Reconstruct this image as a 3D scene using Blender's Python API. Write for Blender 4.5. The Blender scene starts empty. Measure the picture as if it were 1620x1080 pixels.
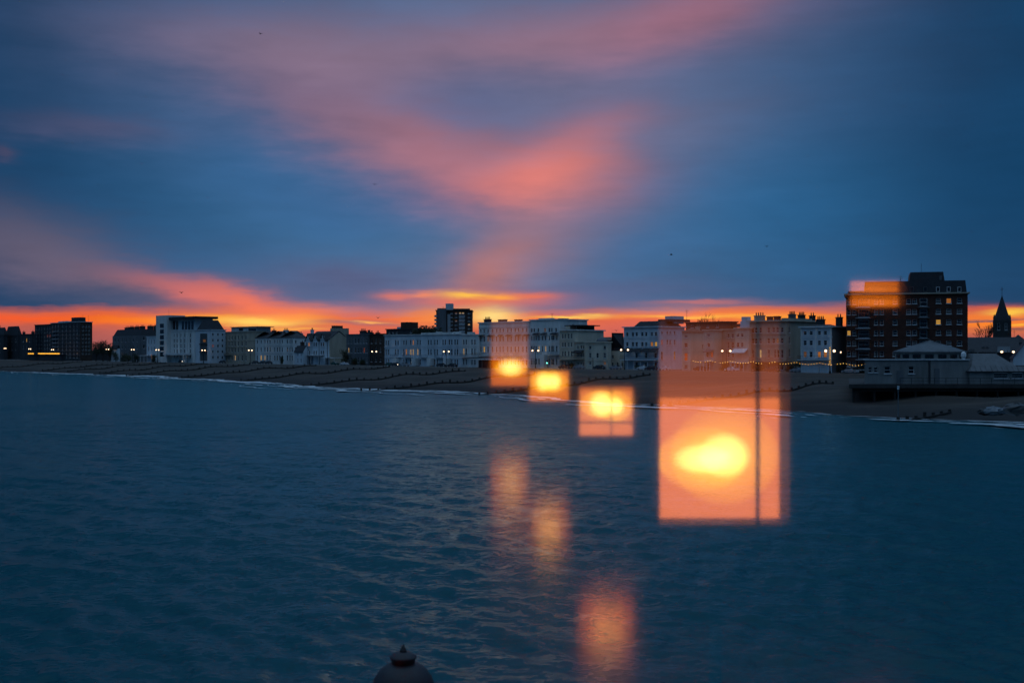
import bpy, math, random
import numpy as np
from mathutils import Vector
random.seed(7); np.random.seed(7)
SC = bpy.context.scene
COL = SC.collection
R = math.radians
F = 1800.0                      # focal length in photo pixels
CAMZ = 10.0; HOR = 555.0; GZ = 4.2

# ------------------------------------------------------------------ camera
cd = bpy.data.cameras.new('camera'); cam = bpy.data.objects.new('camera', cd); COL.objects.link(cam)
cam.location = (0, 0, CAMZ); cam.rotation_euler = (R(90), 0, 0)
cd.sensor_width = 36; cd.lens = 40; cd.shift_y = 15 / 1620
cd.clip_start = 0.05; cd.clip_end = 20000
cd.dof.use_dof = True; cd.dof.focus_distance = 330; cd.dof.aperture_fstop = 3.2
SC.camera = cam

# ------------------------------------------------------------------ world
def lin(h):
    if isinstance(h, str):
        h = h.lstrip('#'); c = [int(h[i:i+2], 16) / 255 for i in (0, 2, 4)]
    else: c = h
    return tuple((x / 12.92 if x <= .04045 else ((x + .055) / 1.055) ** 2.4) for x in c)
W = bpy.data.worlds.new('World'); SC.world = W; W.use_nodes = True
NT = W.node_tree; NT.nodes.clear()
def nd(t, **k):
    n = NT.nodes.new(t)
    for a, b in k.items(): setattr(n, a, b)
    return n
def put(sock, v):
    if isinstance(v, bpy.types.NodeSocket): NT.links.new(v, sock)
    else: sock.default_value = v
def M(op, a, b=0.0, c=None, clamp=False):
    n = nd('ShaderNodeMath', operation=op, use_clamp=clamp); put(n.inputs[0], a); put(n.inputs[1], b)
    if c is not None: put(n.inputs[2], c)
    return n.outputs[0]
def MIX(f, a, b, mode='MIX'):
    n = nd('ShaderNodeMix', data_type='RGBA', blend_type=mode, clamp_factor=True)
    put(n.inputs[0], f)
    for s, v in ((n.inputs[6], a), (n.inputs[7], b)):
        put(s, v if isinstance(v, bpy.types.NodeSocket) else (*v, 1))
    return n.outputs[2]
def RAMP(f, stops):
    n = nd('ShaderNodeValToRGB'); put(n.inputs[0], f); cr = n.color_ramp
    cr.interpolation = 'B_SPLINE' if len(stops) > 3 else 'EASE'
    while len(cr.elements) < len(stops): cr.elements.new(0.5)
    for e, (p, c) in zip(cr.elements, stops): e.position = p; e.color = (*c, 1)
    return n.outputs[0]
SUN_AZ = math.atan((770 - 810) / F)
tc = nd('ShaderNodeTexCoord').outputs['Generated']
sx = nd('ShaderNodeSeparateXYZ'); put(sx.inputs[0], tc)
X_, Y_, Z_ = sx.outputs
AZ = M('MULTIPLY', M('ARCTAN2', X_, Y_), F)
HY = M('SQRT', M('ADD', M('MULTIPLY', X_, X_), M('MULTIPLY', Y_, Y_)))
EL = M('MULTIPLY', M('ARCTAN2', Z_, HY), F)
def noise(vec, scale, detail=3, rough=.5):
    n = nd('ShaderNodeTexNoise'); put(n.inputs['Vector'], vec)
    n.inputs['Scale'].default_value = scale; n.inputs['Detail'].default_value = detail; n.inputs['Roughness'].default_value = rough
    return n.outputs
def comb(x, y, z=0.0):
    n = nd('ShaderNodeCombineXYZ'); put(n.inputs[0], x); put(n.inputs[1], y); put(n.inputs[2], z); return n.outputs[0]
cv = comb(M('MULTIPLY', AZ, .0042), M('MULTIPLY', EL, .013))       # streaky cloud space
nz = noise(cv, 1.0, 5, .55); nf = noise(comb(M('MULTIPLY', AZ, .012), M('MULTIPLY', EL, .075)), 1.0, 6, .6)
w1 = M('SUBTRACT', nz[0], .5); w2 = M('SUBTRACT', nf[0], .5)
AW = M('ADD', AZ, M('MULTIPLY', w1, 150)); EW = M('ADD', M('ADD', EL, M('MULTIPLY', w1, 62)), M('MULTIPLY', w2, 22))
AF = M('ADD', AZ, M('MULTIPLY', w1, 50)); EF = M('ADD', EL, M('ADD', M('MULTIPLY', w2, 17), M('MULTIPLY', w1, 10)))
VW = comb(AW, EW); VF = comb(AF, EF)
def az_el(px, py):
    a = math.atan((px - 810) / F); return a * F, math.atan((HOR - py) / F * math.cos(a)) * F
def layer(col, px, py, rx, ry, rot, hexc, s, fine=0):
    a, e = az_el(px, py)
    m = nd('ShaderNodeMapping', vector_type='TEXTURE'); put(m.inputs[0], VF if fine else VW)
    m.inputs[1].default_value = (a, e, 0); m.inputs[2].default_value = (0, 0, R(rot)); m.inputs[3].default_value = (rx, ry, 1)
    d = nd('ShaderNodeVectorMath', operation='DOT_PRODUCT'); put(d.inputs[0], m.outputs[0]); put(d.inputs[1], m.outputs[0])
    g = M('MULTIPLY', M('EXPONENT', M('MULTIPLY', d.outputs['Value'], -1.0)), s)
    return MIX(g, col, lin(hexc))
# clear-air gradient by elevation, wavering with the cloud noise
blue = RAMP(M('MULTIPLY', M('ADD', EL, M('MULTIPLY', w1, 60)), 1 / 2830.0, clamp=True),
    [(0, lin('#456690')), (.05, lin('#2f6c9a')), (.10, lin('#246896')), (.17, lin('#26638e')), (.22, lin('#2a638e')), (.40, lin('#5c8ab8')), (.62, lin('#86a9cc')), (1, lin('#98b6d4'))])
sky = nd('ShaderNodeTexSky', sky_type='NISHITA'); sky.sun_disc = False
sky.sun_elevation = R(1.2); sky.sun_rotation = SUN_AZ; sky.altitude = 10; sky.air_density = 1; sky.dust_density = 1.5; sky.ozone_density = 2
nish = MIX(1.0, sky.outputs[0], (.004, .004, .004), 'MULTIPLY')
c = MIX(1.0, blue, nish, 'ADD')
# sky darkened sideways from the afterglow, lens falloff painted into its colour
dA = M('MULTIPLY', M('ABSOLUTE', M('SUBTRACT', AZ, -30.0)), 1 / 800.0)
fall = RAMP(M('MULTIPLY', dA, .5, clamp=True), [(0, (.96, .96, .96)), (.13, (.92, .94, .95)), (.28, (.60, .72, .79)), (.44, (.19, .30, .37)), (1, (.19, .30, .37))])
low = M('SUBTRACT', 1.0, M('MULTIPLY', M('SUBTRACT', EL, 620.0), 1 / 700.0, clamp=True))       # darkening fades out higher up; overhead sky stays bright to light the facades
c = MIX(low, c, MIX(1.0, c, fall, 'MULTIPLY'))
SOFT = [  # px, py, rx, ry, rot, colour, strength
 (740, 110, 440, 150, 0, '#8a7084', .50), (900, 60, 330, 48, 6, '#a0707c', .55), (1090, 20, 150, 45, 18, '#a96c7c', .55),
 (470, 80, 240, 48, -3, '#877084', .6), (640, 165, 240, 55, -18, '#8c6c80', .4), (730, 165, 110, 50, 0, '#4c6690', .55),
 (690, 250, 210, 52, -14, '#bb7378', .66), (800, 300, 190, 38, 2, '#c4767a', .6), (865, 275, 95, 40, 16, '#f5826f', .78), (520, 195, 150, 42, -24, '#86697e', .5),
 (930, 215, 90, 36, 18, '#cf7878', .42), (1060, 215, 130, 50, 10, '#78708a', .35), (560, 330, 150, 55, -8, '#2f6494', .6), (420, 260, 160, 60, -20, '#2c5f8e', .5), (1000, 400, 120, 45, 20, '#3a6796', .5), (1250, 330, 160, 80, 0, '#28608e', .5), (830, 390, 170, 80, 40, '#a0757f', .5),
 (765, 440, 90, 42, 40, '#c87660', .55), (150, 430, 210, 42, -16, '#7c6370', .55), (320, 464, 105, 24, -12, '#ea7260', .72),
 (395, 477, 60, 17, -16, '#ff7a52', .75), (60, 390, 170, 55, -14, '#655f74', .5), (150, 205, 130, 20, 0, '#695a75', .35),
 (6, 242, 16, 12, 0, '#6c4f60', .3), (540, 448, 120, 32, -4, '#5d6186', .75), (960, 462, 200, 16, 0, '#5a6288', .55),
 (1320, 445, 220, 40, 0, '#2c5a84', .5)]
for l in SOFT: c = layer(c, *l)
# afterglow band on the horizon
bt = M('ADD', EL, M('ADD', M('MULTIPLY', w1, 34), M('MULTIPLY', w2, 22)))
bm = M('SUBTRACT', 1.0, M('SMOOTHSTEP' if False else 'MULTIPLY', M('SUBTRACT', bt, 53.0), 1 / 15.0, clamp=True))
bm = M('MULTIPLY', bm, M('EXPONENT', M('MULTIPLY', M('POWER', M('ABSOLUTE', M('MULTIPLY', AZ, 1 / 1100.0)), 4.0), -1.0)))
band = RAMP(M('MULTIPLY', EL, 1 / 90.0, clamp=True), [(0, lin('#9c5654')), (.3, lin('#c8624f')), (.5, lin('#e2683f')), (.72, lin('#f26a36')), (1, lin('#9c5e60'))])
c = MIX(M('MULTIPLY', bm, .97), c, band)
FINE = [
 (90, 545, 130, 24, 0, '#9c5654', .75), (60, 505, 130, 7, 0, '#ff5a24', .8), (205, 507, 90, 6, 0, '#ff7c22', .85), (330, 505, 70, 7, 0, '#ffab3c', .85),
 (420, 508, 72, 8, 0, '#ffd264', 1.0), (470, 500, 40, 9, 0, '#ff9f44', .7), (470, 520, 60, 2.5, 0, '#ffb24a', .8), (470, 490, 120, 9, 0, '#ff7c46', .7),
 (560, 530, 90, 14, 0, '#e06a58', .6), (560, 508, 55, 3, 0, '#95646c', .75), (610, 512, 55, 3, -3, '#90626c', .7), (590, 509, 30, 1.6, -3, '#ffb058', .8),
 (760, 476, 105, 13, 0, '#f46f4c', .8), (735, 467, 38, 5.5, 0, '#ffc050', 1.0), (790, 470, 32, 5, 0, '#ffa848', .95), (845, 468, 40, 5, 0, '#ee7450', .75),
 (625, 468, 32, 6, 0, '#ea7a60', .75), (672, 466, 22, 4, 0, '#f58a60', .75), (772, 500, 44, 13, 0, '#ffe088', 1.0), (700, 500, 60, 14, 0, '#ff9a4a', .6),
 (900, 502, 45, 2.6, 0, '#ffd868', .95), (940, 498, 26, 2.6, 0, '#ffd264', .9), (940, 488, 60, 8, 0, '#5e6082', .55), (1010, 520, 80, 16, 0, '#dc6a62', .6),
 (1110, 478, 75, 4, 0, '#cb7470', .7), (1120, 500, 110, 3.2, 0, '#ffd458', .9), (1230, 503, 80, 4, 0, '#ffae3c', .85), (1150, 494, 200, 9, 0, '#ff8236', .7),
 (1290, 508, 90, 8, 0, '#ff8e30', .8), (1260, 487, 110, 5, 2, '#cf6658', .5), (1560, 510, 100, 14, 0, '#ff8726', .85), (1600, 493, 32, 4.5, 0, '#ffd04a', .95),
 (1560, 505, 80, 1.7, 1, '#544e62', .9), (1600, 521, 40, 1.8, 0, '#6a4c52', .8), (1610, 514, 25, 2, 0, '#ffb83c', .8), (1560, 488, 60, 5, 0, '#e8603c', .6)]
for l in FINE: c = layer(c, *l, 1)
tex = M('ADD', 1.0, M('ADD', M('MULTIPLY', w1, .5), M('MULTIPLY', w2, .16)))
c = MIX(1.0, c, comb(tex, tex, tex), 'MULTIPLY')
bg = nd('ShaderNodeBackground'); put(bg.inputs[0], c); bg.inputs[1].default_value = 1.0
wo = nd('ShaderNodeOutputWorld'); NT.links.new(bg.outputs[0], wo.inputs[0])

# ------------------------------------------------------------------ sun, just above the roofs behind cloud
sl = bpy.data.lights.new('sun', 'SUN'); so = bpy.data.objects.new('sun', sl); COL.objects.link(so)
sl.energy = .02; sl.angle = R(12); sl.color = (1, .55, .3)
_d = Vector((math.sin(SUN_AZ) * math.cos(R(1.2)), math.cos(SUN_AZ) * math.cos(R(1.2)), math.sin(R(1.2))))
so.rotation_euler = (-_d).to_track_quat('-Z', 'Y').to_euler(); so.location = (0, 0, 60)
VS = SC.view_settings
VS.view_transform = 'Standard'; VS.look = 'None'; VS.exposure = 0.5; VS.gamma = 1; VS.use_curve_mapping = False
W.cycles.sampling_method = 'NONE'
SC.cycles.use_denoising = True; SC.cycles.max_bounces = 4; SC.cycles.transparent_max_bounces = 128
SC.cycles.sample_clamp_indirect = 12; SC.cycles.caustics_reflective = False; SC.cycles.caustics_refractive = False

# ------------------------------------------------------------------ materials
MATS = {}
def mat(name, col, rough=.8, var=.15, scale=.6, metal=0, spec=.3, streak=False, bump=0.0):
    if name in MATS: return MATS[name]
    m = bpy.data.materials.new(name); m.use_nodes = True; t = m.node_tree; p = t.nodes['Principled BSDF']
    p.inputs['Roughness'].default_value = rough; p.inputs['Metallic'].default_value = metal; p.inputs['Specular IOR Level'].default_value = spec
    tcn = t.nodes.new('ShaderNodeTexCoord'); mp = t.nodes.new('ShaderNodeMapping'); n = t.nodes.new('ShaderNodeTexNoise'); r = t.nodes.new('ShaderNodeValToRGB')
    t.links.new(tcn.outputs['Object'], mp.inputs[0]); t.links.new(mp.outputs[0], n.inputs['Vector']); t.links.new(n.outputs[0], r.inputs[0]); t.links.new(r.outputs[0], p.inputs['Base Color'])
    if streak: mp.inputs[3].default_value = (1, 1, .18)
    n.inputs['Scale'].default_value = scale; n.inputs['Detail'].default_value = 6; n.inputs['Roughness'].default_value = .65
    r.color_ramp.elements[0].position = .32; r.color_ramp.elements[1].position = .7
    r.color_ramp.elements[0].color = (*[x * (1 - var) for x in col], 1); r.color_ramp.elements[1].color = (*[min(1, x * (1 + var * .7)) for x in col], 1)
    if bump:
        b = t.nodes.new('ShaderNodeBump'); b.inputs['Strength'].default_value = bump; b.inputs['Distance'].default_value = .05
        n2 = t.nodes.new('ShaderNodeTexNoise'); n2.inputs['Scale'].default_value = scale * 8; n2.inputs['Detail'].default_value = 5
        t.links.new(tcn.outputs['Object'], n2.inputs['Vector']); t.links.new(n2.outputs[0], b.inputs['Height']); t.links.new(b.outputs[0], p.inputs['Normal'])
    MATS[name] = m; return m
def emis(name, col, s):
    if name in MATS: return MATS[name]
    m = bpy.data.materials.new(name); m.use_nodes = True; t = m.node_tree; t.nodes.clear()
    e = t.nodes.new('ShaderNodeEmission'); e.inputs[0].default_value = (*col, 1); e.inputs[1].default_value = s
    o = t.nodes.new('ShaderNodeOutputMaterial'); t.links.new(e.outputs[0], o.inputs[0]); m.cycles.emission_sampling = 'NONE'; MATS[name] = m; return m
def glow(name, col, s):      # transparent shell that adds emission; nested shells paint the soft falloff of a glow
    m = emis(name, col, s); t = m.node_tree
    tr = t.nodes.new('ShaderNodeBsdfTransparent'); a = t.nodes.new('ShaderNodeAddShader')
    e = [n for n in t.nodes if n.type == 'EMISSION'][0]; o = [n for n in t.nodes if n.type == 'OUTPUT_MATERIAL'][0]
    t.links.new(tr.outputs[0], a.inputs[0]); t.links.new(e.outputs[0], a.inputs[1]); t.links.new(a.outputs[0], o.inputs[0]); return m
m_white = mat('white_render', (.74, .73, .70), .8, .22, .35, streak=True)
m_cool = mat('pale_blue_render', (.62, .67, .71), .8, .2, .35, streak=True)
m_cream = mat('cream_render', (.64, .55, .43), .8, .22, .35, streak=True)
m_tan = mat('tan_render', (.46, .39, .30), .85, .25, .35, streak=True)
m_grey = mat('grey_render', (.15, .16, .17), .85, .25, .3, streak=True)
m_drk = mat('dark_render', (.045, .048, .055), .85, .3, .3, streak=True)
m_brown = mat('brown_brick', (.07, .045, .035), .9, .3, .8)
m_red = mat('red_brick', (.085, .034, .024), .9, .3, .7)
m_panel = mat('white_panel', (.42, .43, .44), .6, .2, .6)
m_slate = mat('slate', (.030, .033, .04), .7, .3, 1.2)
m_tile = mat('clay_tile', (.13, .075, .055), .85, .3, 1.2)
m_lead = mat('lead_roof', (.11, .12, .13), .6, .25, .8)
m_trim = mat('white_trim', (.70, .70, .70), .6, .1, .8)
m_iron = mat('black_iron', (.025, .025, .028), .5, .2, 3)
m_glass = mat('window_glass', (.012, .014, .018), .08, .2, .3, spec=.5)
m_curt = mat('curtained_pane', (.10, .10, .10), .4, .3, 2)
m_door = mat('painted_door', (.06, .05, .05), .5, .3, 1)
m_pot = mat('chimney_pot', (.16, .08, .05), .9, .3, 2)
m_timber = mat('wet_timber', (.035, .03, .026), .7, .4, 2)
m_steel = mat('galvanised_steel', (.2, .21, .22), .45, .2, 3, metal=.6)
m_concrete = mat('concrete', (.055, .052, .05), .9, .3, .5)
m_stone = mat('church_stone', (.05, .05, .05), .9, .3, .5)
l_warm = emis('lit_window_amber', lin('#ff9a3c'), .3); l_yel = emis('lit_window_yellow', lin('#ffbc50'), .42); l_red = emis('lit_window_red', lin('#d86040'), .2)
l_white = emis('lit_window_white', lin('#ffcf90'), .3); l_dim = emis('lit_window_dim', lin('#b07850'), .22)
e_lamp = emis('lamp_globe_lit', lin('#ffd4a8'), 3.2); e_bulb = emis('festoon_bulb_lit', lin('#ffc060'), 2.6)
e_green = emis('green_signal_lit', lin('#70ffd8'), 2.5); e_fascia = emis('lit_fascia', lin('#ffb43c'), 1.3); e_head = emis('headlight_lit', lin('#fff0d8'), 4.0)

# ------------------------------------------------------------------ mesh helpers
class MB:
    def __init__(s): s.v = []; s.f = []; s.m = []
    def quad(s, *p, mi=0):
        i = len(s.v); s.v += [tuple(q) for q in p]; s.f.append(tuple(range(i, i + len(p)))); s.m.append(mi); return s
    def box(s, x0, x1, y0, y1, z0, z1, mi=0):
        i = len(s.v)
        s.v += [(x0, y0, z0), (x1, y0, z0), (x1, y1, z0), (x0, y1, z0), (x0, y0, z1), (x1, y0, z1), (x1, y1, z1), (x0, y1, z1)]
        for f in ((0, 3, 2, 1), (4, 5, 6, 7), (0, 1, 5, 4), (1, 2, 6, 5), (2, 3, 7, 6), (3, 0, 4, 7)): s.f.append(tuple(i + k for k in f)); s.m.append(mi)
        return s
    def lathe(s, prof, n=12, cx=0, cy=0, mi=0):
        i = len(s.v)
        for r, z in prof:
            for k in range(n):
                a = 2 * math.pi * k / n; s.v.append((cx + r * math.cos(a), cy + r * math.sin(a), z))
        for j in range(len(prof) - 1):
            for k in range(n):
                a = i + j * n + k; b = i + j * n + (k + 1) % n
                s.f.append((a, b, b + n, a + n)); s.m.append(mi)
        s.f.append(tuple(i + k for k in range(n))[::-1]); s.m.append(mi)
        s.f.append(tuple(i + (len(prof) - 1) * n + k for k in range(n))); s.m.append(mi)
        return s
    def tube(s, p, q, r0, r1, n=6, mi=0):
        p = Vector(p); q = Vector(q); d = (q - p)
        if d.length < 1e-6: return s
        d.normalize(); a = d.orthogonal().normalized(); b = d.cross(a); i = len(s.v)
        for c_, r in ((p, r0), (q, r1)):
            for k in range(n):
                t = 2 * math.pi * k / n; s.v.append(tuple(c_ + (a * math.cos(t) + b * math.sin(t)) * r))
        for k in range(n): s.f.append((i + k, i + (k + 1) % n, i + n + (k + 1) % n, i + n + k)); s.m.append(mi)
        s.f.append(tuple(i + k for k in range(n))[::-1]); s.m.append(mi); s.f.append(tuple(i + n + k for k in range(n))); s.m.append(mi)
        return s
    def sphere(s, c_, r, n=10, m=6, mi=0):
        pr = [(max(1e-3, math.sin(math.pi * j / m)) * r, c_[2] - math.cos(math.pi * j / m) * r) for j in range(m + 1)]
        return s.lathe(pr, n, c_[0], c_[1], mi)
    def mesh(s, name, mats, smooth=False):
        me = bpy.data.meshes.new(name); me.from_pydata(s.v, [], s.f)
        for m in (mats if isinstance(mats, (list, tuple)) else [mats]): me.materials.append(m)
        me.polygons.foreach_set('material_index', s.m)
        if smooth: me.polygons.foreach_set('use_smooth', [True] * len(s.f))
        me.update(); return me
def link(name, data, parent=None, loc=(0, 0, 0), rz=0):
    o = bpy.data.objects.new(name, data); COL.objects.link(o); o.location = loc; o.rotation_euler = (0, 0, rz)
    if parent is not None: o.parent = parent
    return o
def part(name, mb, mats, parent, loc=(0, 0, 0), rz=0, smooth=False): return link(name, mb.mesh(name, mats, smooth), parent, loc, rz)
def tag(o, label=None, cat=None, group=None, kind=None):
    if label: o['label'] = label
    if cat: o['category'] = cat
    if group: o['group'] = group
    if kind: o['kind'] = kind
    return o
def thing(name, label, cat, loc, rz=0, group=None): return tag(link(name, None, None, loc, rz), label, cat, group)
def clone(o, parent=None):
    n = o.copy(); COL.objects.link(n); n.parent = parent
    for ch in [k for k in ALLCH.get(o.name, [])]: clone(ch, n)
    return n
ALLCH = {}
def index_children(root):
    for o in [root] + list(root.children_recursive): ALLCH[o.name] = list(o.children)

# ------------------------------------------------------------------ layout: seafront line
A0 = Vector((101, 290)); D = Vector((-.682, .7314)); D.normalize(); N = Vector((D.y, -D.x))      # D runs left/away along the front, N points inland
def hit(px, P, d):
    k = (px - 810) / F; t = (k * P.y - P.x) / (d.x - k * d.y); return P + d * t
def front(px, off=0.0): return hit(px, A0 + N * off, D)
def zat(py, Y): return CAMZ + (HOR - py) / F * Y
def us(x, y):
    p = Vector((x, y)) - A0; return p.dot(D), -p.dot(N)
RZF = math.atan2(-D.y, -D.x)
SHORE = []
for px, py in ((-200, 582), (0, 587), (130, 592), (250, 596.5), (400, 604), (500, 612), (600, 618), (700, 619), (830, 627), (1000, 640), (1250, 649), (1420, 662), (1620, 669), (2000, 690)):
    Y = F * CAMZ / (py - HOR); SHORE.append(us((px - 810) / F * Y, Y))
SHORE.sort(); SU = np.array([p[0] for p in SHORE]); SS = np.array([p[1] for p in SHORE])
def shore(u): return np.interp(u, SU, SS) + 1.6 * np.sin(np.asarray(u) * .11) + .8 * np.sin(np.asarray(u) * .37 + 1)
def beach_z(u, s):
    S = shore(u); t = np.clip((S - s) / (S - 14), -1.2, 1)
    z = np.where(t > 0, 4.15 * (.35 * t + .65 * (1 - (1 - t) ** 1.8)), t * 3.0)
    z = z + .30 * np.sin(s * .33 + .6 * np.sin(u * .05)) * np.clip(t * 3, 0, 1) * np.clip((1 - t) * 5, 0, 1)
    z = z + .12 * np.sin(u * .31 + s * .2) * np.clip(t * 4, 0, 1) * np.clip((1 - t) * 6, 0, 1)
    return z
def W2(u, s): p = A0 + D * u - N * s; return p.x, p.y

# ------------------------------------------------------------------ ground, beach, road
def grid_mesh(name, xs, ys, zs, m, smooth=True):
    nu, ns = xs.shape
    v = np.stack([xs.ravel(), ys.ravel(), zs.ravel()], 1)
    idx = np.arange(nu * ns).reshape(nu, ns)
    f = np.stack([idx[:-1, :-1].ravel(), idx[:-1, 1:].ravel(), idx[1:, 1:].ravel(), idx[1:, :-1].ravel()], 1)
    me = bpy.data.meshes.new(name); me.vertices.add(len(v)); me.vertices.foreach_set('co', v.ravel().astype(np.float32))
    me.loops.add(f.size); me.loops.foreach_set('vertex_index', f.ravel().astype(np.int32))
    me.polygons.add(len(f)); me.polygons.foreach_set('loop_start', np.arange(0, f.size, 4, dtype=np.int32)); me.polygons.foreach_set('loop_total', np.full(len(f), 4, dtype=np.int32))
    me.update(calc_edges=True); me.materials.append(m)
    if smooth: me.polygons.foreach_set('use_smooth', [True] * len(f))
    return me
m_beach = mat('shingle_beach', (.052, .042, .034), .9, .6, .09, bump=.6)
_m = [q for q in m_beach.node_tree.nodes if q.type == 'MAPPING'][0]; _m.inputs[2].default_value = (0, 0, -math.atan2(D.y, D.x)); _m.inputs[3].default_value = (.35, 3.2, 1)
_t = m_beach.node_tree; _p = _t.nodes['Principled BSDF']; _src = _p.inputs['Base Color'].links[0].from_socket
_o = _t.nodes.new('ShaderNodeTexCoord'); _sx = _t.nodes.new('ShaderNodeSeparateXYZ'); _n = _t.nodes.new('ShaderNodeTexNoise'); _n.inputs['Scale'].default_value = .12; _n.inputs['Detail'].default_value = 5
_a = _t.nodes.new('ShaderNodeMath'); _a.operation = 'MULTIPLY_ADD'; _a.inputs[1].default_value = 1.6; _mr = _t.nodes.new('ShaderNodeMapRange'); _mr.inputs[1].default_value = 1.3; _mr.inputs[2].default_value = 2.2
_mx = _t.nodes.new('ShaderNodeMix'); _mx.data_type = 'RGBA'; _mx.inputs[6].default_value = (.016, .014, .013, 1)
_t.links.new(_o.outputs['Object'], _sx.inputs[0]); _t.links.new(_o.outputs['Object'], _n.inputs['Vector']); _t.links.new(_n.outputs[0], _a.inputs[0]); _t.links.new(_sx.outputs[2], _a.inputs[2]); _t.links.new(_a.outputs[0], _mr.inputs[0]); _t.links.new(_mr.outputs[0], _mx.inputs[0]); _t.links.new(_src, _mx.inputs[7]); _t.links.new(_mx.outputs[2], _p.inputs['Base Color'])
uu = np.concatenate([np.arange(-900, -160, 20), np.arange(-160, 620, 2.5), np.arange(620, 2600, 25)]); ss_ = np.arange(12, 156, 1.6)
U, S_ = np.meshgrid(uu, ss_, indexing='ij'); BZ = beach_z(U, S_)
BZ += np.random.normal(0, .035, BZ.shape) * (S_ > 16); BZ[:, 0] = GZ
me = grid_mesh('beach', A0.x + D.x * U - N.x * S_, A0.y + D.y * U - N.y * S_, BZ, m_beach)
tag(link('beach', me), 'brown shingle beach sloping to the sea', kind='structure')
def strip(name, s0, s1, z0, z1, m, u0=-900, u1=2575):
    mb = MB(); a = []
    for (u, s, z) in ((u0, s0, z0), (u1, s0, z0), (u1, s1, z0), (u0, s1, z0), (u0, s0, z1), (u1, s0, z1), (u1, s1, z1), (u0, s1, z1)): x, y = W2(u, s); mb.v.append((x, y, z))
    for f in ((0, 1, 2, 3), (4, 7, 6, 5), (0, 4, 5, 1), (1, 5, 6, 2), (2, 6, 7, 3), (3, 7, 4, 0)): mb.f.append(f); mb.m.append(0)
    return tag(part(name, mb, m, None), kind='structure')
strip('town_ground', 4.5, -3000, GZ - 1.5, GZ - .13, mat('asphalt', (.05, .05, .052), .9, .3, .3))
strip('promenade', 12.2, 3.5, GZ - 1.6, GZ, mat('paving', (.13, .125, .12), .9, .3, .5))
strip('pavement', -6.5, -11, GZ - 1.4, GZ + .004, mat('paving2', (.14, .135, .13), .9, .3, .5))
# painted centre line of the coast road
mb = MB()
for k in range(-60, 160):
    u = k * 5.0
    x0, y0 = W2(u, -1.45); x1, y1 = W2(u + 2.5, -1.45); x2, y2 = W2(u + 2.5, -1.6); x3, y3 = W2(u, -1.6); z = GZ - .126
    mb.quad((x0, y0, z), (x1, y1, z), (x2, y2, z), (x3, y3, z))
tag(part('road_marking', mb, m_trim, None), kind='structure')

# ------------------------------------------------------------------ sea
def water_mat():
    m = bpy.data.materials.new('sea_water'); m.use_nodes = True; t = m.node_tree; t.nodes.clear()
    df = t.nodes.new('ShaderNodeBsdfDiffuse'); df.inputs[0].default_value = (.002, .056, .070, 1)
    gs_ = t.nodes.new('ShaderNodeBsdfGlossy'); gs_.inputs[0].default_value = (.42, .74, .80, 1); gs_.inputs[1].default_value = .2
    fr = t.nodes.new('ShaderNodeFresnel'); fr.inputs[0].default_value = 1.33; mf = t.nodes.new('ShaderNodeMath'); mf.operation = 'MULTIPLY'; mf.inputs[1].default_value = .62
    mx = t.nodes.new('ShaderNodeMixShader'); ou = t.nodes.new('ShaderNodeOutputMaterial')
    t.links.new(fr.outputs[0], mf.inputs[0]); t.links.new(mf.outputs[0], mx.inputs[0]); t.links.new(df.outputs[0], mx.inputs[1]); t.links.new(gs_.outputs[0], mx.inputs[2]); t.links.new(mx.outputs[0], ou.inputs[0])
    tcn = t.nodes.new('ShaderNodeTexCoord'); geo = t.nodes.new('ShaderNodeNewGeometry'); prev = geo.outputs['Normal']
    for sc_, k, rot in ((.05, .22, 52), (.16, .25, 47), (.9, .42, 40), (3.1, .7, 58), (8.0, .7, 35)):          # wind chop as slope noise, so it survives at any distance
        mp = t.nodes.new('ShaderNodeMapping'); mp.inputs[2].default_value = (0, 0, R(rot)); mp.inputs[3].default_value = (sc_ * .5, sc_, sc_)
        n = t.nodes.new('ShaderNodeTexNoise'); n.inputs['Scale'].default_value = 1; n.inputs['Detail'].default_value = 3; n.inputs['Distortion'].default_value = .3
        sb = t.nodes.new('ShaderNodeVectorMath'); sb.operation = 'SUBTRACT'; sb.inputs[1].default_value = (.5, .5, .5)
        ml = t.nodes.new('ShaderNodeVectorMath'); ml.operation = 'MULTIPLY'; ml.inputs[1].default_value = (k, k, 0)
        ad = t.nodes.new('ShaderNodeVectorMath'); ad.operation = 'ADD'
        t.links.new(tcn.outputs['Object'], mp.inputs[0]); t.links.new(mp.outputs[0], n.inputs['Vector']); t.links.new(n.outputs['Color'], sb.inputs[0]); t.links.new(sb.outputs[0], ml.inputs[0])
        t.links.new(prev, ad.inputs[0]); t.links.new(ml.outputs[0], ad.inputs[1]); prev = ad.outputs[0]
    nm = t.nodes.new('ShaderNodeVectorMath'); nm.operation = 'NORMALIZE'; t.links.new(prev, nm.inputs[0])
    
    for q in (df.inputs['Normal'], gs_.inputs['Normal'], fr.inputs['Normal']): t.links.new(nm.outputs[0], q)
    return m
DR = .0058; rr = 7 * np.exp(np.arange(0, 1170) * DR); th = np.radians(np.concatenate([np.arange(-60, 60, .22), np.arange(60, 300.5, 3)])); th[-1] = th[0] + 2 * np.pi
narrow = np.concatenate([np.full(len(np.arange(-60, 60, .22)), R(.22)), np.full(len(np.arange(60, 300.5, 3)), R(3))])
RR, TH = np.meshgrid(rr, th, indexing='ij'); WX = RR * np.sin(TH); WY = RR * np.cos(TH)
spac = np.maximum(RR * DR, RR * narrow[None, :])
WU = (WX - A0.x) * D.x + (WY - A0.y) * D.y; WS = -((WX - A0.x) * N.x + (WY - A0.y) * N.y)
amp_fade = np.clip((WS - shore(WU)) / 45, .0, 1) * .85 + .15
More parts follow.
